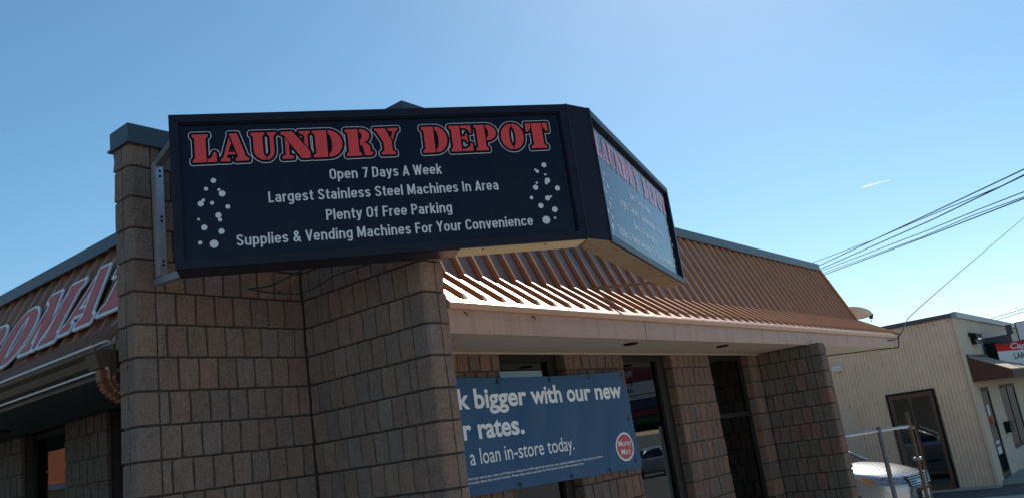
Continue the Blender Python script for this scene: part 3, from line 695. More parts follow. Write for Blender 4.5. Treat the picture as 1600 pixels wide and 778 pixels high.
# ================================================================== LETTERS ON THE LEFT ROOF
LS_ = thing('roof_lettering', 'white-edged faded red cut-out letters ending OMAT along the left metal roof slope', 'sign lettering', (3.0, 7.0, 3.5))
uu = Vector((0, -1, .0)); vv = (LQ(0, 1) - LQ(0, 0)).normalized()
mwL = frame_mw(LQ(0, 0) + nLT * .045, uu, vv, nLT)
def lx(Y): return -Y
def on_slope(ch, ya, yb, v0, h):
    P_ = letter(ch, lx(ya), lx(yb), v0, h)
    o = obj('letter', union_mesh(dilate(P_, .032), 'letter', None, mwL, .014), M['lt_white'], LS_)
    obj('red_face', union_mesh(P_, 'letter', None, frame_mw(LQ(0, 0) + nLT * .0625, uu, vv, nLT)), M['lt_red'], o)
    st_ = MB()
    for yy in (ya - .12, yb + .12):
        for v_ in (v0 + .12, v0 + h - .12):
            a = mwL @ Vector((-yy, v_, -.042)); b = mwL @ Vector((-yy, v_, 0)); st_.tube([a, b], .006, 6)
    obj('standoff', st_, M['galv'], o)
for ch, ya, yb in (('L', 12.30, 11.80), ('A', 11.66, 11.12), ('U', 11.00, 10.46), ('N', 10.34, 9.76), ('D', 9.66, 9.14)):
    on_slope(ch, ya, yb, -.02, .60)
on_slope('R', 9.02, 8.50, -.02, .60)
on_slope('O', 8.41, 7.84, .045, .58)
on_slope('M', 7.80, 7.12, .085, .60)
on_slope('A', 7.07, 6.52, .12, .60)
on_slope('T', 6.50, 6.02, .155, .585)

# ================================================================== V-SHAPED SIGN
SG = thing('corner_sign', 'black V-shaped LAUNDRY DEPOT sign box with red stencil title mounted across the building corner', 'sign', (4.0, 3.3, 3.42))
Lp, R1, R2, Ep = Vector((2.386, 4.103)), Vector((4.33, 2.663)), Vector((4.498, 2.596)), Vector((6.92, 3.305))
def cabinet(A, Bp, zA, zB, hA, hB, rib_left, rib_right):
    """one face of the sign: box, frame, face panel, print. A = left end as read"""
    d2 = (Bp - A); Ln = d2.length; d2.normalize(); nb = Vector((-d2.y, d2.x))          # towards the back
    out = Vector((-nb.x, -nb.y, 0))
    u = Vector((d2.x, d2.y, (zB - zA) / Ln)).normalized(); v = Vector((0, 0, 1)); v = (v - u * u.z).normalized(); n = u.cross(v)
    H = (hA + hB) / 2
    o3 = Vector((A.x, A.y, zA)); back = Vector((nb.x, nb.y, 0))
    def pt(a, b, c): return o3 + u * a + v * b + back * c
    def bx(a0, b0, c0, a1, b1, c1): 
        return MB().obox(pt(a0, b0, c0), u * (a1 - a0), v * (b1 - b0), back * (c1 - c0))
    D = .20
    body = bx(0, .012, .035, Ln, H, D)
    obj('cabinet', body, M['signblack'], SG)
    fw = .048
    fr = MB()
    for q in ((0, 0, Ln, fw), (0, H - fw, Ln, H), (0, fw, fw, H - fw), (Ln - fw, fw, Ln, H - fw)):
        a0, b0, a1, b1 = q; b_ = bx(a0, b0, 0, a1, b1, .034); fr.add(b_.v, b_.f)
    # rounded inner lip
    for q in ((fw, fw, Ln - fw, fw + .008), (fw, H - fw - .008, Ln - fw, H - fw), (fw, fw + .008, fw + .008, H - fw - .008), (Ln - fw - .008, fw + .008, Ln - fw, H - fw - .008)):
        a0, b0, a1, b1 = q; b_ = bx(a0, b0, .012, a1, b1, .034); fr.add(b_.v, b_.f)
    obj('frame', fr, M['signblack'], SG)
    fb = bx(fw + .008, fw + .008, .028, Ln - fw - .008, H - fw - .008, .0345)
    face = obj('sign_face', fb, M['signface'], SG)
    # base boards; on the first box shade is painted dark, bounced light pale
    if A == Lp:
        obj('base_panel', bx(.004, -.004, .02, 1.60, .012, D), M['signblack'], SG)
        obj('base_board', bx(1.60, -.003, .02, 2.30, .012, D), M['lit_board'], SG); obj('base_board', bx(2.302, -.001, .02, Ln - .004, .012, D), M['lit_board'], SG)
    else:
        obj('base_board', bx(.004, -.004, .02, 1.2, .012, D), M['ply'], SG); obj('base_board', bx(1.204, -.002, .02, Ln - .004, .012, D), M['ply'], SG)
    scr = MB()
    for a_ in (.3, .8, 1.3, 1.75, 2.15):
        q_ = pt(a_, -.0045, .05); scr.tube([q_, q_ + Vector((0, 0, -.003))], .007, 8)
    obj('screw', scr, M['hole'], SG, kind='stuff')
    sc = Ln / 2.42
    def F(off): return frame_mw(pt(0, 0, .028), u, v, n, off)
    zz = lambda z: (z - 3.42) * (H / .914)
    title = [('L', .110, .252), ('A', .262, .430), ('U', .434, .590), ('N', .606, .786), ('D', .786, .972), ('R', .980, 1.150), ('Y', 1.158, 1.312),
             ('D', 1.446, 1.616), ('E', 1.622, 1.775), ('P', 1.783, 1.935), ('O', 1.952, 2.116), ('T', 2.122, 2.284)]
    polys = []
    for ch, a, b in title: polys += letter(ch, (a + .008) * sc, (b - .004) * sc, zz(4.045), .172)
    for wd in (title[:7], title[7:]):
        pw = []
        for ch, a, b in wd: pw += letter(ch, (a + .008) * sc, (b - .004) * sc, zz(4.045), .172)
        obj('title_outline', union_mesh(dilate(pw, .0190), 't', None, F(.0012)), M['ink_white'], face)
        obj('title_shadow', union_mesh(dilate(pw, .0148), 't', None, F(.0024)), M['ink_black'], face)
    for ch, a, b in title:
        pr = letter(ch, (a + .008) * sc, (b - .004) * sc, zz(4.045), .172)
        obj('title_letter', union_mesh(pr, 't', None, F(.0036)), M['ink_red'], face)
    for s_, a, b, z_ in (('Open 7 Days A Week', .874, 1.552, 3.905), ('Largest Stainless Steel Machines In Area', .516, 1.898, 3.782),
                         ('Plenty Of Free Parking', .832, 1.586, 3.655), ('Supplies & Vending Machines For Your Convenience', .326, 2.086, 3.537)):
        words(s_, a * sc, b * sc, zz(z_), .066, F(.0015), M['ink_white'], face)
    bl = [(.222, 3.933, .0118), (.180, 3.885, .0088), (.249, 3.876, .0068), (.265, 3.852, .0145), (.162, 3.818, .0072), (.147, 3.798, .0132), (.208, 3.799, .0088),
          (.291, 3.772, .0105), (.238, 3.724, .0135), (.245, 3.697, .0088), (.131, 3.707, .0056), (.159, 3.657, .0132), (.249, 3.629, .0132), (.133, 3.570, .0088), (.206, 3.558, .0185),
          (2.217, 3.930, .0165), (2.154, 3.901, .0070), (2.166, 3.889, .0115), (2.216, 3.866, .0075), (2.224, 3.825, .0180), (2.214, 3.809, .0108), (2.151, 3.813, .0078),
          (2.138, 3.783, .0168), (2.282, 3.770, .0168), (2.228, 3.717, .0078), (2.206, 3.708, .0168), (2.101, 3.717, .0115), (2.154, 3.661, .0168), (2.242, 3.631, .0185), (2.175, 3.566, .0255), (2.235, 3.575, .0075)]
    for k_, (a, z_, r) in enumerate(bl): obj('bubble', union_mesh([disc_poly(a * sc, zz(z_), r * (1.25 if a < 1 else 1.0))], 'b', None, F(.0014 + .0001 * (k_ % 3))), M['ink_white'], face)
    return pt, Ln, H, D
p1, L1, H1, D1 = cabinet(Lp, R1, 3.424, 3.430, .914, .914, 1, 1)
p2, L2, H2, D2 = cabinet(R2, Ep, 3.416, 3.470, .914, .914, 1, 1)
# nose piece closing the V
def V3(p, z): return Vector((p.x, p.y, z))
nose = MB(); a, b = V3(R1, 0), V3(R2, 0); c_, e_ = p1(L1, 0, D1), p2(0, 0, D2)
pl = [Vector((a.x + .001, a.y, 3.434)), Vector((b.x - .001, b.y, 3.418)), Vector((e_.x, e_.y, 3.418)), Vector((c_.x, c_.y, 3.434))]
nose.prism(pl, (0, 0, .912)); obj('nose_panel', nose, M['signblack'], SG)
obj('nose_seam', MB().bar((R1.x, R1.y - .001, 3.43), (R1.x, R1.y - .001, 4.346), .007, .007).bar((R2.x, R2.y - .002, 3.416), (R2.x, R2.y - .002, 4.33), .007, .007), M['signblack'], SG)
pl2 = [Vector((a.x + .003, a.y + .01, 3.423)), Vector((b.x - .003, b.y + .01, 3.411)), Vector((e_.x, e_.y, 3.411)), Vector((c_.x, c_.y, 3.423))]
obj('base_board', MB().prism(pl2, (0, 0, .012)), M['ply'], SG)
# mounting hardware
ub = MB().box((2.575, 4.60, 3.53), (2.622, 4.606, 4.26)).box((2.575, 4.606, 3.53), (2.581, 4.66, 4.26))
br = obj('bracket_post', ub, M['galv'], SG)
hl = MB()
for z_ in (4.20, 4.165, 3.90, 3.873, 3.62, 3.595): hl.tube([(2.600, 4.5985, z_), (2.600, 4.602, z_)], .009, 10)
obj('bolt_hole', hl, M['hole'], br)
q = p1(.06, .02, D1); q2 = p1(.06, .86, D1)
arm = MB().bar((2.59, 4.66, 3.50), (q.x, q.y, 3.46), .05, .04)
obj('bracket_arm', MB().bar((2.60, 4.63, 4.25), (q2.x, q2.y, 4.33), .045, .045), M['wire'], SG)
obj('bracket_arm', arm, M['armgrey'], SG)
q = p2(2.0, .02, D2)
obj('brace', MB().bar((q.x - .13, 3.90, 3.52), (q.x + .05, q.y + .01, 3.46), .022, .022), M['ply'], SG)
tag(obj('power_cable', MB().tube([(3.10, 3.90, 3.44), (3.14, 4.3, 3.43), (3.22, 4.66, 3.50), (3.40, 4.68, 3.49), (3.62, 4.67, 3.49), (3.67, 4.55, 3.50), (3.665, 4.3, 3.54), (3.60, 3.6, 3.50)], .0042, 6), M['cable']),
    'thin black cable looping along the block corner just under the sign', 'cable')

# ================================================================== BANNER
BA = thing('vinyl_banner', 'dark blue vinyl advertising banner tied across the front piers and window under the soffit', 'banner', (5.5, 4.17, 1.9))
bx0, bx1 = 4.02, 6.995
def bz_top(x): return 2.812 - .022 * math.sin(max(0, min(1, (x - 4.2) / 2.7)) * math.pi)
def bz_bot(x): return lerp(1.955, 1.905, (x - 4) / 3)
def bfold(x_, t):
    f_ = .005 * math.sin(x_ * 13 - t * 5) * (1 - abs(2 * t - 1))
    for gx in (5.10, 5.79, 6.40, 6.98):      # folds fanning down from the tied grommets
        d_ = x_ - gx; f_ += .010 * math.exp(-((d_ + (1 - t) * .35 * (1 if gx < 6 else -1)) / .045) ** 2) * t ** 1.5
    for gx in (5.20, 5.88, 6.50):
        d_ = x_ - gx; f_ -= .007 * math.exp(-((d_ - t * .3) / .05) ** 2) * (1 - t) ** 1.6
    return f_
nx, nz = 150, 24; V = []
for j in range(nz + 1):
    for i in range(nx + 1):
        x_ = lerp(bx0, bx1 + .05 * (1 - j / nz), i / nx); t = j / nz
        z_ = lerp(bz_bot(x_), bz_top(x_), t)
        y_ = 4.168 + .009 * math.sin(x_ * 5.1 + t * 2) + bfold(x_, t)
        V.append((x_, y_, z_))
def ban_pt(x_, z_, off=.004): 
    t = (z_ - bz_bot(x_)) / (bz_top(x_) - bz_bot(x_))
    return (x_, 4.168 + .009 * math.sin(x_ * 5.1 + t * 2) + bfold(x_, t) - off, z_)
n1 = len(V)
Vb = [(a, b + .002, c) for a, b, c in V]
FF = [(j * (nx + 1) + i, j * (nx + 1) + i + 1, (j + 1) * (nx + 1) + i + 1, (j + 1) * (nx + 1) + i) for j in range(nz) for i in range(nx)]
obj('banner_sheet', MB().add(V, FF).add(Vb, [f[::-1] for f in FF]), M['banner'], BA, smooth=True)
I4 = Matrix(((1, 0, 0, 0), (0, 0, -1, 0), (0, 1, 0, 0), (0, 0, 0, 1)))
def ban_text(s, x0, x1, zb, caph, bold, m=None, name='lettering', off=.0035):
    mb = text_mb(s, x1 - x0, caph, Matrix.Identity(4), bold=bold, x0=x0, y0=zb)
    mb.v = [ban_pt(a, b, off) for a, b, c in mb.v]
    obj(name, mb, M[m or 'ban_white'], BA)
ban_text('k bigger with our new', 4.60, 6.888, 2.570, .150, .028)
ban_text('r rates.', 4.615, 5.335, 2.345, .155, .028)
ban_text('r a loan in-store today.', 4.55, 5.985, 2.160, .122, .004)
ban_text('available while loan terms last. Loans and limits are subject to credit approval and may vary; details available in store. Ask us about our terms', 4.45, 6.417, 2.058, .019, .01)
ban_text('on approved credit. Rates may vary by location. Please see a store associate for full details of this offer and other loans', 4.45, 6.091, 2.029, .019, .01)
mb = union_mesh([disc_poly(0, 0, 1, 36)], 'd', None, Matrix.Identity(4)); c0 = (6.80, 2.117)
o = MB(); o.add([ban_pt(c0[0] + a * .150, c0[1] + b * .130, .0032) for a, b, c in mb.v], mb.f); obj('logo_ring', o, M['ban_white'], BA)
o = MB(); o.add([ban_pt(c0[0] + a * .132, c0[1] + b * .113, .0048) for a, b, c in mb.v], mb.f); obj('logo_disc', o, M['ban_red'], BA)
ban_text('Money', c0[0] - .105, c0[0] + .108, c0[1] + .008, .056, .004, name='logo_text', off=.0064)
ban_text('Mart', c0[0] - .078, c0[0] + .078, c0[1] - .068, .056, .004, name='logo_text', off=.0064)
for x_, top in ((5.10, 1), (5.79, 1), (6.40, 1), (6.98, 1), (5.20, 0), (5.88, 0), (6.50, 0), (6.94, .5), (6.95, .08)):
    z_ = bz_top(x_) - .035 if top == 1 else (bz_bot(x_) + .03 if top == 0 else lerp(bz_bot(x_), bz_top(x_), top))
    a, b, c = ban_pt(x_, z_, .003); BA and obj('tie_cord', MB().tube([(a, b - .005, c), (a + .01, b + .005, c + (.05 if top else -.05)), (a + .02, 4.205, c + (.07 if top else -.05))], .002, 5), M['rivet'], BA)
    g = obj('grommet', MB().tube([(a, b - .003, c), (a, b + .003, c)], .014, 12), M['rivet'], BA)

# ================================================================== SATELLITE DISH
DI = thing('satellite_dish', 'pale grey satellite dish seen from behind at the far end of the copper roof', 'satellite dish', (14.75, 4.15, 3.3))
ax = Vector((.30, -.12, .82)).normalized(); cc = Vector((15.45, 4.24, 3.74))
u_ = Vector((.80, -.60, 0)).normalized(); u_ = (u_ - ax * u_.dot(ax)).normalized(); v_ = ax.cross(u_)
mb = MB(); V = []; NA = 28
for thick in (0, -.012):
    for j in range(7):
        r = j / 6
        for k in range(NA):
            a = 2 * math.pi * k / NA
            V.append(cc + (u_ * math.cos(a) * .27 + v_ * math.sin(a) * .23) * r + ax * (.11 * (r * r) - .07 + thick))
def ringf(b): return [(b + j * NA + k, b + j * NA + (k + 1) % NA, b + (j + 1) * NA + (k + 1) % NA, b + (j + 1) * NA + k) for j in range(6) for k in range(NA)]
f2 = 7 * NA; mb.add(V, ringf(0) + [f[::-1] for f in ringf(f2)] + [(6 * NA + k, 6 * NA + (k + 1) % NA, f2 + 6 * NA + (k + 1) % NA, f2 + 6 * NA + k) for k in range(NA)])
obj('reflector', mb, M['dish'], DI, smooth=True)
tip = cc + u_ * .27 + ax * .04
obj('feed_arm', MB().tube([cc + u_ * .1 - ax * .03, tip + u_ * .03 + ax * .02], .012), M['galv'], DI)
obj('feed_horn', MB().bar(tip + u_ * .0, tip + u_ * .05, .05, .09), M['cable'], DI)
obj('feed_cable', MB().tube([tip + u_ * .03, tip + Vector((.02, 0, -.12)), tip + Vector((-.06, 0, -.08))], .004, 5), M['cable'], DI)
obj('mast', MB().tube([(14.95, 4.4, 3.25), (15.2, 4.42, 3.30), (15.3, 4.40, 3.5), cc - ax * .08], .022), M['galv'], DI)

# ================================================================== SERVICE CABLES AND POWER LINES
cb1 = MB().tube([(14.62, 3.49, 2.99), (13.6, 3.9, 2.975), (12.4, 4.6, 2.97), (11.0, 5.6, 2.985)], .009, 6)
cb1.tube([(15.0, 3.47, 3.25), (14.75, 3.49, 3.14), (14.68, 3.48, 3.04), (14.62, 3.49, 2.99)], .011, 6)
cb1.tube([(15.0, 3.47, 3.25), (15.75, 3.49, 3.51), (17.0, 3.47, 3.80), (22.0, 3.49, 4.86), (32.0, 2.79, 7.37), (44, 1.6, 10.6)], .0075, 6)
cb1.tube([(14.2, 3.515, 3.10), (14.6, 3.50, 3.12)], .008, 6)
tag(obj('service_cable', cb1, M['cable']), 'thin grey service cable dropping to the far corner of the copper roof fascia', 'cable')
LINES = [
 ([(69.9, 25.78, 13.6), (57.3, 17.81, 11.92), (46.35, 10.88, 10.46), (43.58, 9.17, 10.16), (40.16, 7.1, 9.76), (33.38, 3.24, 8.88), (31.91, 2.43, 8.75), (26.67, -0.46, 8.29)], 0.0187, 'topmost thin power line, crossing the line below it on its way down to the roof'),
 ([(70.12, 25.3, 12.92), (57.4, 17.46, 11.63), (44.37, 9.43, 10.31), (37.07, 5.18, 9.52), (31.91, 2.39, 8.93), (26.66, -0.45, 8.33)], 0.0245, 'thick dark power line, highest one at the right edge of the sky'),
 ([(70.23, 25.08, 12.75), (57.43, 17.38, 11.39), (39.91, 6.84, 9.53), (31.91, 2.44, 8.73), (26.67, -0.44, 8.21)], 0.0245, 'thick dark power line, lowest of the upper three'),
 ([(70.26, 24.98, 12.8), (57.44, 17.34, 11.26), (40.4, 7.19, 9.21), (35.41, 4.41, 8.64), (31.9, 2.57, 8.19), (26.62, -0.2, 7.51)], 0.0187, 'thin power line, highest of the lower three'),
 ([(70.28, 24.92, 12.64), (57.45, 17.31, 11.08), (41.23, 7.69, 9.11), (35.99, 4.76, 8.57), (31.89, 2.61, 8.02), (26.61, -0.16, 7.31)], 0.0158, 'thin power line, middle of the lower three'),
 ([(70.35, 24.75, 12.48), (57.48, 17.19, 10.97), (41.33, 7.71, 9.08), (31.89, 2.62, 7.97), (26.64, -0.21, 7.35)], 0.0230, 'dark power line, lowest of the bundle above the roof end')]
for pts_, r_, lab in LINES:
    tag(obj('power_line', MB().tube(pts_, r_, 6), M['cable']), lab, 'power line', 'power lines crossing the sky at the right')
for pts_, lab in (([(80, 14.2, 7.1), (69.25, 10.2, 6.74), (59.64, 6.58, 6.39), (50, 2.9, 6.0)], 'upper of two faint distant wires over the beige shop roof'),
                  ([(80, 13.2, 7.0), (69.32, 9.74, 6.6), (59.63, 6.62, 6.2), (50, 3.4, 5.8)], 'lower of two faint distant wires over the beige shop roof')):
    tag(obj('distant_wire', MB().tube(pts_, .026, 5), M['galv']), lab, 'power line', 'faint distant wires')
# contrail
V = []
mbk = MB().tube([(5687, 1333, 1374), (5696, 1290, 1376.5), (5708, 1234, 1379), (5724, 1157, 1377)], [9, 8, 6, 1.5], 8)
tag(obj('contrail', mbk, M['cloud']), 'short white aircraft contrail high in the blue sky', 'contrail')

# ================================================================== BEIGE SHOP
SB = thing('beige_shop', 'beige one-storey shop with corrugated side wall, flat roof and brown awning at the right', 'building', (21.26, 3.735, 0))
SX, SY, SZ = 21.26, 3.735, 3.80
obj('wall', box((SX + .06, SY + .05, 0), (42, 18, SZ)), M['stucco'], SB)
obj('front_wall', MB().box((SX + .001, SY, 0), (21.96, SY + .049, SZ)).box((21.96, SY, 2.16), (42, SY + .049, SZ)).box((23.05, SY, 0), (24.5, SY + .049, 2.16)).box((24.5, SY, 0), (27, SY + .049, .55)).box((27, SY, 0), (42, SY + .049, 2.16)), M['stucco'], SB)
# corrugated sheets of the side wall: each sheet laps the next
def corr(y0, y1, z0, z1, off=0.0, pitch=.082, amp=.014):
    n = max(2, int((y1 - y0) / pitch * 6)); V = []
    for j in (0, 1):
        for i in range(n + 1):
            y = lerp(y0, y1, i / n); c_ = math.cos(2 * math.pi * y / pitch)
            V.append((SX + .03 - off - amp * max(-.6, min(.6, c_)) / .6, y, (z0, z1)[j]))
    return MB().add(V, [(i + 1, i, n + 1 + i, n + 2 + i) for i in range(n)])
DY0, DY1, DZ = 4.60, 5.57, 2.25
y = SY + .01
for (a, b) in ((3.745, 4.595), (5.575, 6.40)):
    obj('siding_sheet', corr(a, b, .06, 2.10), M['beige'], SB)
obj('siding_sheet', corr(4.595, 5.575, DZ + .02, 2.6), M['beige'], SB)
obj('siding_sheet', corr(3.745, 4.595, 2.09, 2.6, .003), M['beige'], SB); obj('siding_sheet', corr(5.575, 6.9, 2.09, 2.6, .003), M['beige'], SB)
y = 3.745
while y < 12:
    obj('siding_sheet', corr(y, y + .882, 2.09 if y > 6.4 else 2.59, SZ, .005), M['beige'], SB); y += .882
sw = MB()
for zz in (.5, 1.5, 2.14, 3.0, 3.72):
    yy = SY + .15
    while yy < 12:
        if not (DY0 - .1 < yy < DY1 + .1 and zz < DZ) and not (zz < 2.1 and yy > 6.4): sw.box((SX - .006, yy - .008, zz - .008), (SX + .012, yy + .008, zz + .008))
        yy += .328
obj('screw', sw, M['brown'], SB, kind='stuff')
obj('plain_panel', MB().box((SX - .006, 6.40, .05), (SX + .03, 12, 2.075)).box((SX - .016, 6.38, 2.06), (SX + .03, 12, 2.10)), M['stucco'], SB)
obj('corner_trim', box((SX - .012, SY - .012, 0), (SX + .06, SY + .06, SZ)), M['stucco'], SB)
obj('roof_cap', MB().box((SX - .05, SY + .05, SZ), (SX + .1, 18, SZ + .10)), M['cap'], SB)
obj('roof_cap', MB().box((SX - .06, SY - .06, SZ - .02), (42, SY + .049, SZ + .11)), M['capblue'], SB)
obj('base_strip', box((SX - .03, SY - .02, 0), (SX + .03, 12, .06)), M['concrete'], SB)
dr = MB(); xd = SX - .035
for q in (((xd, DY0, .05), (xd + .09, DY0 + .07, DZ)), ((xd, DY1 - .07, .05), (xd + .09, DY1, DZ)), ((xd, DY0 + .07, DZ - .09), (xd + .09, DY1 - .07, DZ)), ((xd, DY0 + .07, .05), (xd + .09, DY1 - .07, .17))): dr.box(*q)
dd = obj('door', dr, M['brown'], SB)
obj('glass', box((xd + .05, DY0 + .07, .17), (xd + .056, DY1 - .07, DZ - .09)), M['glass_door'], dd)
obj('glazing_bar', box((xd + .03, DY0 + .50, .17), (xd + .07, DY0 + .535, DZ - .09)), M['brown'], dd)
obj('dark_surround', MB().box((xd + .02, DY0 - .05, .03), (xd + .10, DY0 - .002, DZ + .05)).box((xd + .02, DY1 + .002, .03), (xd + .10, DY1 + .05, DZ + .05)).box((xd + .02, DY0 - .002, DZ + .002), (xd + .10, DY1 + .002, DZ + .05)), M['black'], dd)
obj('interior', box((SX + .061, DY0 + .02, .1), (SX + .065, DY1 - .02, DZ)), M['black'], SB)
vt = obj('vent_box', box((SX - .10, 6.47, 3.03), (SX + .02, 6.69, 3.16)), M['white'], SB)
obj('louvre', MB().box((SX - .11, 6.49, 3.05), (SX - .10, 6.67, 3.065)).box((SX - .11, 6.49, 3.09), (SX - .10, 6.67, 3.105)), M['galv'], vt)
# front: narrow glazed door, window, mailbox, wall lamp
nd = obj('door', MB().box((21.97, SY + .005, .03), (22.08, SY + .05, 2.15)).box((22.95, SY + .005, .03), (23.04, SY + .05, 2.15)).box((22.08, SY + .005, 2.06), (22.95, SY + .05, 2.15)).box((22.08, SY + .005, .03), (22.95, SY + .05, .22)), M['frame'], SB)
obj('glass', box((22.08, SY + .02, .22), (22.95, SY + .026, 2.06)), M['glass_far'], nd)
obj('interior', box((21.97, SY + .0495, .02), (23.04, SY + .054, 2.15)), M['room'], SB)
for a_, b_ in (((22.25, SY + .012, .62), (22.7, SY + .018, .78)), ((22.25, SY + .012, .85), (22.7, SY + .018, .92)), ((22.3, SY + .012, 1.5), (22.55, SY + .018, 1.75))): obj('poster', box(a_, b_), M['white'], nd)
obj('poster', box((22.3, SY + .012, 1.3), (22.6, SY + .018, 1.45)), M['red'], nd)
wn = obj('window', MB().box((24.5, SY + .005, .55), (24.6, SY + .05, 2.15)).box((26.9, SY + .005, .55), (27, SY + .05, 2.15)).box((24.6, SY + .005, 2.06), (26.9, SY + .05, 2.15)).box((24.6, SY + .005, .55), (26.9, SY + .05, .63)).box((25.7, SY + .008, .63), (25.77, SY + .05, 2.06)), M['frame'], SB)
obj('glass', box((24.6, SY + .02, .63), (26.9, SY + .026, 2.06)), M['glass_far'], wn)
obj('interior', box((24.5, SY + .0495, .55), (27, SY + .054, 2.15)), M['room'], SB)
obj('step', box((21.7, SY - .5, .004), (24.2, SY - .005, .09)), M['concrete'], SB)
lp = thing('wall_lamp', 'dark square wall lamp high on the beige shop front above the awning', 'lamp', (22.7, 3.6, 3.2))
obj('housing', MB().prism([(22.35, SY, 3.46), (23.15, SY, 3.46), (23.15, SY - .16, 3.42), (22.35, SY - .16, 3.42)], (0, 0, -.10)).box((22.5, SY - .08, 3.18), (22.95, SY, 3.36)), M['black'], lp)
obj('lens', box((22.6, SY - .15, 3.17), (23.1, SY - .03, 3.30)), M['lampglass'], lp)
mbx = thing('mailbox', 'small black mailbox on the beige shop front beside the window', 'mailbox', (24.0, 3.65, 1.0))
obj('body', MB().prism([(23.75, SY, 1.0), (23.75, SY, 1.25), (23.75, SY - .06, 1.25), (23.75, SY - .13, 1.18), (23.75, SY - .13, 1.0)], (.45, 0, 0)), M['black'], mbx)
obj('lid', box((23.74, SY - .14, 1.17), (24.21, SY - .01, 1.26)), M['black'], mbx)
# awning
AW = thing('awning', 'dark brown canvas awning with pale sunlit top over the beige shop door', 'awning', (21.5, 3.7, 2.3))
AX0, AX1, AY = 21.40, 33.0, 2.93
obj('end_panel', MB().prism([(AX0, SY - .004, 2.88), (AX0, AY, 2.46), (AX0, AY, 2.28), (AX0, SY - .004, 2.30)], (.012, 0, 0)), M['awning'], AW)
obj('canopy', MB().prism([(AX0 + .013, SY - .004, 2.90), (AX0 + .013, AY, 2.475), (AX0 + .013, AY, 2.455), (AX0 + .013, SY - .004, 2.88)], (AX1 - AX0, 0, 0)), M['awn_top'], AW)
obj('valance', box((AX0 + .013, AY - .012, 2.28), (AX1, AY, 2.456)), M['awning'], AW)
obj('rail', MB().tube([(AX0, SY - .02, 2.90), (AX1, SY - .02, 2.90)], .03, 8), M['cap'], AW)

# captioned light box above the awning
CS = thing('shop_sign', 'red and white lit-box sign reading Cap over LARGE above the brown awning', 'sign', (23.8, 3.4, 2.8))
ud = Vector((.985, -.178, 0)).normalized(); nd_ = Vector((-.178, -.985, 0)).normalized(); p0 = Vector((23.75, 3.43, 2.36))
obj('cabinet', MB().obox(p0 - nd_ * .006 - ud * .02, ud * 3.4, -nd_ * .24, Vector((0, 0, .83))), M['black'], CS)
obj('red_band', MB().obox(p0 + Vector((0, 0, .60)), ud * 3.35, -nd_ * .01, Vector((0, 0, .21))), M['red'], CS)
obj('white_panel', MB().obox(p0 + Vector((0, 0, .02)), ud * 3.35, -nd_ * .01, Vector((0, 0, .578))), M['white'], CS)
fmw = frame_mw(p0, ud, (0, 0, 1), nd_, .003)
obj('script_lettering', text_mb('Captain', 2.3, .15, fmw, bold=.02, x0=.95, y0=.645, shear=.35), M['white'], CS)
obj('lettering', text_mb('LARGE', 1.35, .155, fmw, bold=.025, x0=1.05, y0=.385), M['black'], CS)
obj('lettering', text_mb('TWO', .75, .155, fmw, bold=.025, x0=1.72, y0=.14), M['black'], CS)
obj('star', union_mesh([[(1.32 + (.09 if k % 2 == 0 else .04) * math.sin(k * math.pi / 5), .22 + (.09 if k % 2 == 0 else .04) * math.cos(k * math.pi / 5)) for k in range(10)][::-1]], 's', None, fmw), M['red'], CS)
R_S = thing('rooftop_sign', 'pale sign panel on a grey bracket at the top right of the beige shop front', 'sign', (24.0, 3.0, 3.1))
obj('bracket', MB().box((24.0, 3.02, 3.33), (24.12, 3.16, 3.57)).box((24.0, 3.08, 3.12), (24.06, SY, 3.34)), M['cap'], R_S)
obj('cabinet', MB().box((24.13, 2.2, 3.13), (24.35, 2.96, 3.60)), M['black'], R_S)
obj('panel', MB().box((24.115, 2.22, 3.15), (24.13, 2.93, 3.58)), M['white'], R_S)

# ================================================================== CHAIN LINK FENCE
FE = thing('chain_link_fence', 'galvanised chain link fence panel with top rail between the block wing and the brown post', 'fence', (12.9, 3.65, 0))
fa, fb_ = Vector((12.05, 4.20, 0)), Vector((13.22, 3.27, 0)); fd = (fb_ - fa); FLN = fd.length; fd.normalize(); FH = 1.78
for p, r in ((fa + fd * .0, .03), (fa + fd * (FLN * .655), .034)):
    obj('post', MB().tube([p, p + Vector((0, 0, FH + .04))], r, 12).tube([p + Vector((0, 0, FH + .03)), p + Vector((0, 0, FH + .06))], [r * 1.1, r * .3], 12), M['wire'], FE)
obj('rail', MB().tube([fa + Vector((0, 0, FH)), fb_ + Vector((0, 0, FH))], .021, 10), M['galv'], FE)
cl = MB(); stp = .058; tot = FLN + FH; k = 0
while k * stp < tot:
    c_ = k * stp
    for sgn in (0, 1):
        a0 = max(0, c_ - FH); a1 = min(FLN, c_)
        if a1 - a0 > .02:
            pa, pb = (a0, c_ - a0), (a1, c_ - a1)
            if sgn: pa, pb = (FLN - pa[0], pa[1]), (FLN - pb[0], pb[1])
            P0 = fa + fd * pa[0] + Vector((0, 0, pa[1])); P1 = fa + fd * pb[0] + Vector((0, 0, pb[1])); cl.tube([P0, P1], 0.0016, 4, False)
    k += 1
obj('chain_link_mesh', cl, M['wire'], FE, kind='stuff')
obj('end_post', MB().tube([fb_, fb_ + Vector((0, 0, 1.98))], .028, 12).tube([fb_ + Vector((.05, -.05, 0)), fb_ + Vector((.05, -.05, 1.74))], .012, 10), M['brown'], FE)
obj('latch', MB().box((13.17, 3.22, 1.30), (13.27, 3.32, 1.34)).box((13.17, 3.22, .60), (13.27, 3.32, .64)), M['galv'], FE)

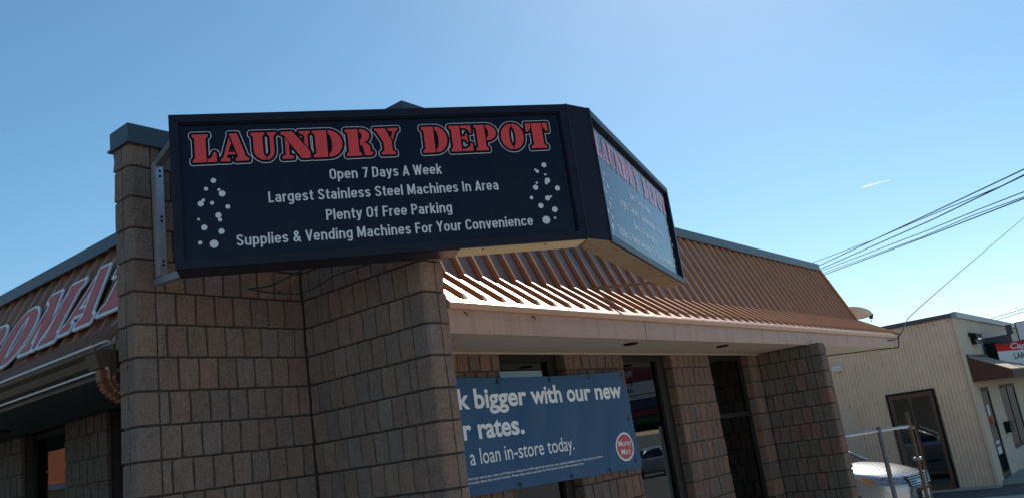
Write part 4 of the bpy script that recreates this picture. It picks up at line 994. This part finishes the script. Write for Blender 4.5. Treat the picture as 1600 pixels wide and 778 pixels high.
# ================================================================== CARS
def make_car(name, label, base, paint, heading=1, group=None, rot=0):
    """nose at local y = 0, car runs to y = 4.6; heading 1 keeps +y"""
    T = thing(name, label, 'car', base, group)
    bx_, by_, _ = base
    th = math.radians(rot); ct, sn = math.cos(th), math.sin(th)
    def W(x, y, z): return (bx_ + x * ct + y * sn, by_ - x * sn + y * ct, z)
    # stations: y, half width, sill z, belt z, centre z
    st_ = [(-.0, .46, .30, .56, .62), (.05, .66, .24, .70, .78), (.16, .78, .22, .78, .86), (.35, .85, .20, .84, .93), (.7, .895, .20, .92, 1.01), (1.0, .91, .20, .96, 1.055), (1.25, .92, .20, .99, 1.085),
           (1.6, .92, .20, 1.0, 1.09), (2.4, .93, .20, 1.02, 1.06), (3.2, .93, .20, 1.05, 1.07), (4.0, .91, .22, 1.06, 1.10), (4.4, .86, .26, 1.02, 1.08), (4.6, .74, .34, .86, .95)]
    prof = lambda hw, s, b, c: [(-hw * .86, s), (-hw * .97, s + .12), (-hw, (s + b) / 2), (-hw * .985, b - .10), (-hw * .93, b - .02), (-hw * .80, lerp(b, c, .45)), (-hw * .45, lerp(b, c, .88)), (0, c)]
    V = []; 
    for (yy, hw, s, b_, c) in st_:
        h_ = prof(hw, s, b_, c); full = h_ + [(-a, z) for a, z in h_[::-1][1:]]
        for a, z in full:
            bulge = .0
            V.append(W(a, yy + (.16 * (abs(a) / .9) ** 2 if yy < .5 else 0), z))
    n = 15; F_ = [(j * n + i, j * n + i + 1, (j + 1) * n + i + 1, (j + 1) * n + i) for j in range(len(st_) - 1) for i in range(n - 1)]
    F_ += [tuple(range(n)), tuple(range((len(st_) - 1) * n, len(st_) * n))[::-1]]
    body = obj('body', MB().add(V, F_), paint, T, smooth=True)
    sub = body.modifiers.new('s', 'SUBSURF'); sub.levels = 1; sub.render_levels = 2
    gs = [(1.28, .74, 1.06, .70, 1.07), (1.75, .74, 1.02, .62, 1.38), (2.3, .76, 1.02, .60, 1.47), (3.0, .76, 1.04, .60, 1.46), (3.6, .74, 1.05, .58, 1.36), (4.1, .70, 1.06, .62, 1.09)]
    V = []
    for (yy, wb, zb_, wt, zt) in gs:
        for a, z in ((-wb - .10, zb_), (-lerp(wb + .10, wt, .85), lerp(zb_, zt, .85)), (-wt * .8, zt - .01), (0, zt + .02), (wt * .8, zt - .01), (lerp(wb + .10, wt, .85), lerp(zb_, zt, .85)), (wb + .10, zb_)): V.append(W(a, yy, z))
    obj('greenhouse', MB().add(V, [(j * 7 + i, j * 7 + i + 1, (j + 1) * 7 + i + 1, (j + 1) * 7 + i) for j in range(5) for i in range(6)]), M['carglass'], T)
    rf = MB(); V = []
    for (yy, wb, zb_, wt, zt) in gs[1:5]:
        for a, z in ((-lerp(wb + .10, wt, .88) - .008, lerp(zb_, zt, .88)), (-wt * .8, zt), (0, zt + .035), (wt * .8, zt), (lerp(wb + .10, wt, .88) + .008, lerp(zb_, zt, .88))): V.append(W(a, yy, z))
    rf.add(V, [(j * 5 + i, j * 5 + i + 1, (j + 1) * 5 + i + 1, (j + 1) * 5 + i) for j in range(3) for i in range(4)])
    for sx in (-1, 1):
        for j0, j1 in ((0, 1), (4, 5)):
            g0, g1 = gs[j0], gs[j1]; rf.tube([W(sx * (lerp(g0[1] + .10, g0[3], .5 if j0 == 0 else .88)), g0[0], lerp(g0[2], g0[4], .7)), W(sx * (lerp(g1[1] + .10, g1[3], .88 if j0 == 0 else .4)), g1[0], lerp(g1[2], g1[4], .88))], .03, 6)
        rf.tube([W(sx * .80, 2.55, 1.04), W(sx * .64, 2.6, 1.44)], .035, 6)
    obj('roof', rf, paint, T, smooth=True)
    for sx in (-1, 1):
        hl = MB().prism([W(sx * .50, .105, .66), W(sx * .80, .27, .68), W(sx * .885, .47, .74), W(sx * .875, .62, .83), W(sx * .74, .40, .83), W(sx * .50, .19, .78)], Vector(W(0, -.085, 0)) - Vector(W(0, 0, 0)))
        h_ = obj('headlight', hl, M['lampglass'], T)
        obj('marker_lamp', MB().prism([W(sx * .875, .47, .73), W(sx * .925, .68, .80), W(sx * .90, .74, .86), W(sx * .86, .60, .83)], Vector(W(sx * .02, -.06, 0)) - Vector(W(0, 0, 0))), M['amber'], h_)
        hd = MB()
        for yy in (2.15, 3.05): hd.bar(W(sx * .945, yy, .88), W(sx * .945, yy + .18, .885), .03, .03)
        obj('door_handle', hd, M['chrome'], T)
        m_ = obj('mirror', MB().prism([W(sx * .90, 1.70, 1.02), W(sx * 1.06, 1.68, 1.04), W(sx * 1.08, 1.70, 1.16), W(sx * .96, 1.72, 1.16)], Vector(W(0, .09, 0)) - Vector(W(0, 0, 0))), paint, T)
        obj('side_moulding', MB().bar(W(sx * .942, 1.3, .50), W(sx * .942, 3.7, .50), .012, .04), M['chrome'], T)
        for yy in (.86, 3.65):
            c_ = Vector(W(sx * .80, yy, .32)); wl = obj('wheel', MB().tube([c_ - Vector((.10, 0, 0)), c_ - Vector((.085, 0, 0)), c_ + Vector((.085, 0, 0)), c_ + Vector((.10, 0, 0))], [.28, .32, .32, .28], 24), M['tyre'], T)
            obj('rim', MB().tube([c_ + Vector((sx * .101, 0, 0)), c_ + Vector((sx * .106, 0, 0))], [.2, .17], 16), M['galv'], wl)
    gr = MB().prism([W(-.40, .055, .60), W(.40, .055, .60), W(.46, .11, .80), W(-.46, .11, .80)], Vector(W(0, -.05, 0)) - Vector(W(0, 0, 0)))
    g_ = obj('grille', gr, M['black'], T)
    for q in range(5):
        z = .615 + q * .042; hw = .41 + q * .012; obj('grille_bar', MB().tube([W(-hw, .0 + q * .009, z), W(-hw * .5, -.02 + q * .010, z), W(0, -.03 + q * .011, z), W(hw * .5, -.02 + q * .010, z), W(hw, .0 + q * .009, z)], .011, 6), M['chrome'], g_)
    obj('number_plate', MB().prism([W(-.16, -.055, .37), W(.16, -.055, .37), W(.16, -.055, .50), W(-.16, -.055, .50)], Vector(W(0, .012, 0)) - Vector(W(0, 0, 0))), M['ink_white'], T)
    obj('plate_frame', MB().prism([W(-.19, -.04, .34), W(.19, -.04, .34), W(.19, -.04, .53), W(-.19, -.04, .53)], Vector(W(0, .14, 0)) - Vector(W(0, 0, 0))), M['black'], T)
    return T
make_car('parked_car', 'silver car parked nose out beside the beige shop door behind the chain link fence', (17.2, 4.30, 0), M['carpaint'], rot=9)

make_car('parked_car', 'small silver car mirrored low in the front window beside the banner', (38.2, -15.6, 0), M['carpaint'], rot=60)

# ================================================================== ACROSS THE LOT (seen only in the window glass)
PY = thing('plaza_sign', 'tall plaza signboard of stacked red, white, blue and green panels mirrored in the front window', 'sign', (26.0, -6.1, 0))
pu, pn = Vector((-.42, -.906, 0)).normalized(), Vector((-.906, .42, 0)).normalized()
o0 = Vector((26.12, -5.45, 0))
obj('post', MB().tube([o0 + pu * .25, o0 + pu * .25 + Vector((0, 0, 2.4))], .08, 10).tube([o0 + pu * 1.35, o0 + pu * 1.35 + Vector((0, 0, 2.4))], .08, 10), M['galv'], PY)
obj('cabinet', MB().obox(o0 + Vector((0, 0, 2.3)), pu * 1.6, -pn * .25, Vector((0, 0, 2.7))), M['black'], PY)
zz_ = 2.35
for key, h_ in (('black', .22), ('green', .26), ('dullred', .24), ('blue', .34), ('white', .16), ('white', .46), ('dullred', .50)):
    obj('panel', MB().obox(o0 + pu * .04 + Vector((0, 0, zz_)) + pn * .012, pu * 1.52, -pn * .01, Vector((0, 0, h_ - .03))), M[key], PY); zz_ += h_
pm = frame_mw(o0 + pu * .04, pu, (0, 0, 1), pn, .016)
for s_, z_, c_, mk in (('SE', 3.68, .13, 'ink_black'), ('CE', 3.90, .13, 'ink_black'), ('PERS', 4.22, .22, 'white')):
    obj('lettering', text_mb(s_, .5, c_, pm, bold=.02, x0=.9, y0=z_), M[mk], PY)
OB = thing('orange_roofed_kiosk', 'small building with bright orange metal roof mirrored in the left window', 'building', (-6, 29, 0))
obj('wall', MB().box((-8.5, 27.6, 0), (-3.4, 33, 3.2)), M['stucco'], OB)
obj('roof', MB().add([(-8.9, 27.1, 3.25), (-3.0, 27.1, 3.25), (-3.0, 33.4, 3.25), (-8.9, 33.4, 3.25), (-6.6, 29, 4.5), (-5.2, 29, 4.5), (-5.2, 31, 4.5), (-6.6, 31, 4.5)],
   [(0, 1, 5, 4), (1, 2, 6, 5), (2, 3, 7, 6), (3, 0, 4, 7), (4, 5, 6, 7), (3, 2, 1, 0)]), M['orange'], OB)
obj('eave_band', MB().box((-8.95, 27.05, 3.1), (-2.95, 33.45, 3.24)), M['white'], OB)
obj('window', MB().box((-5.4, 27.57, 1.2), (-4.2, 27.61, 2.7)), M['white'], OB)
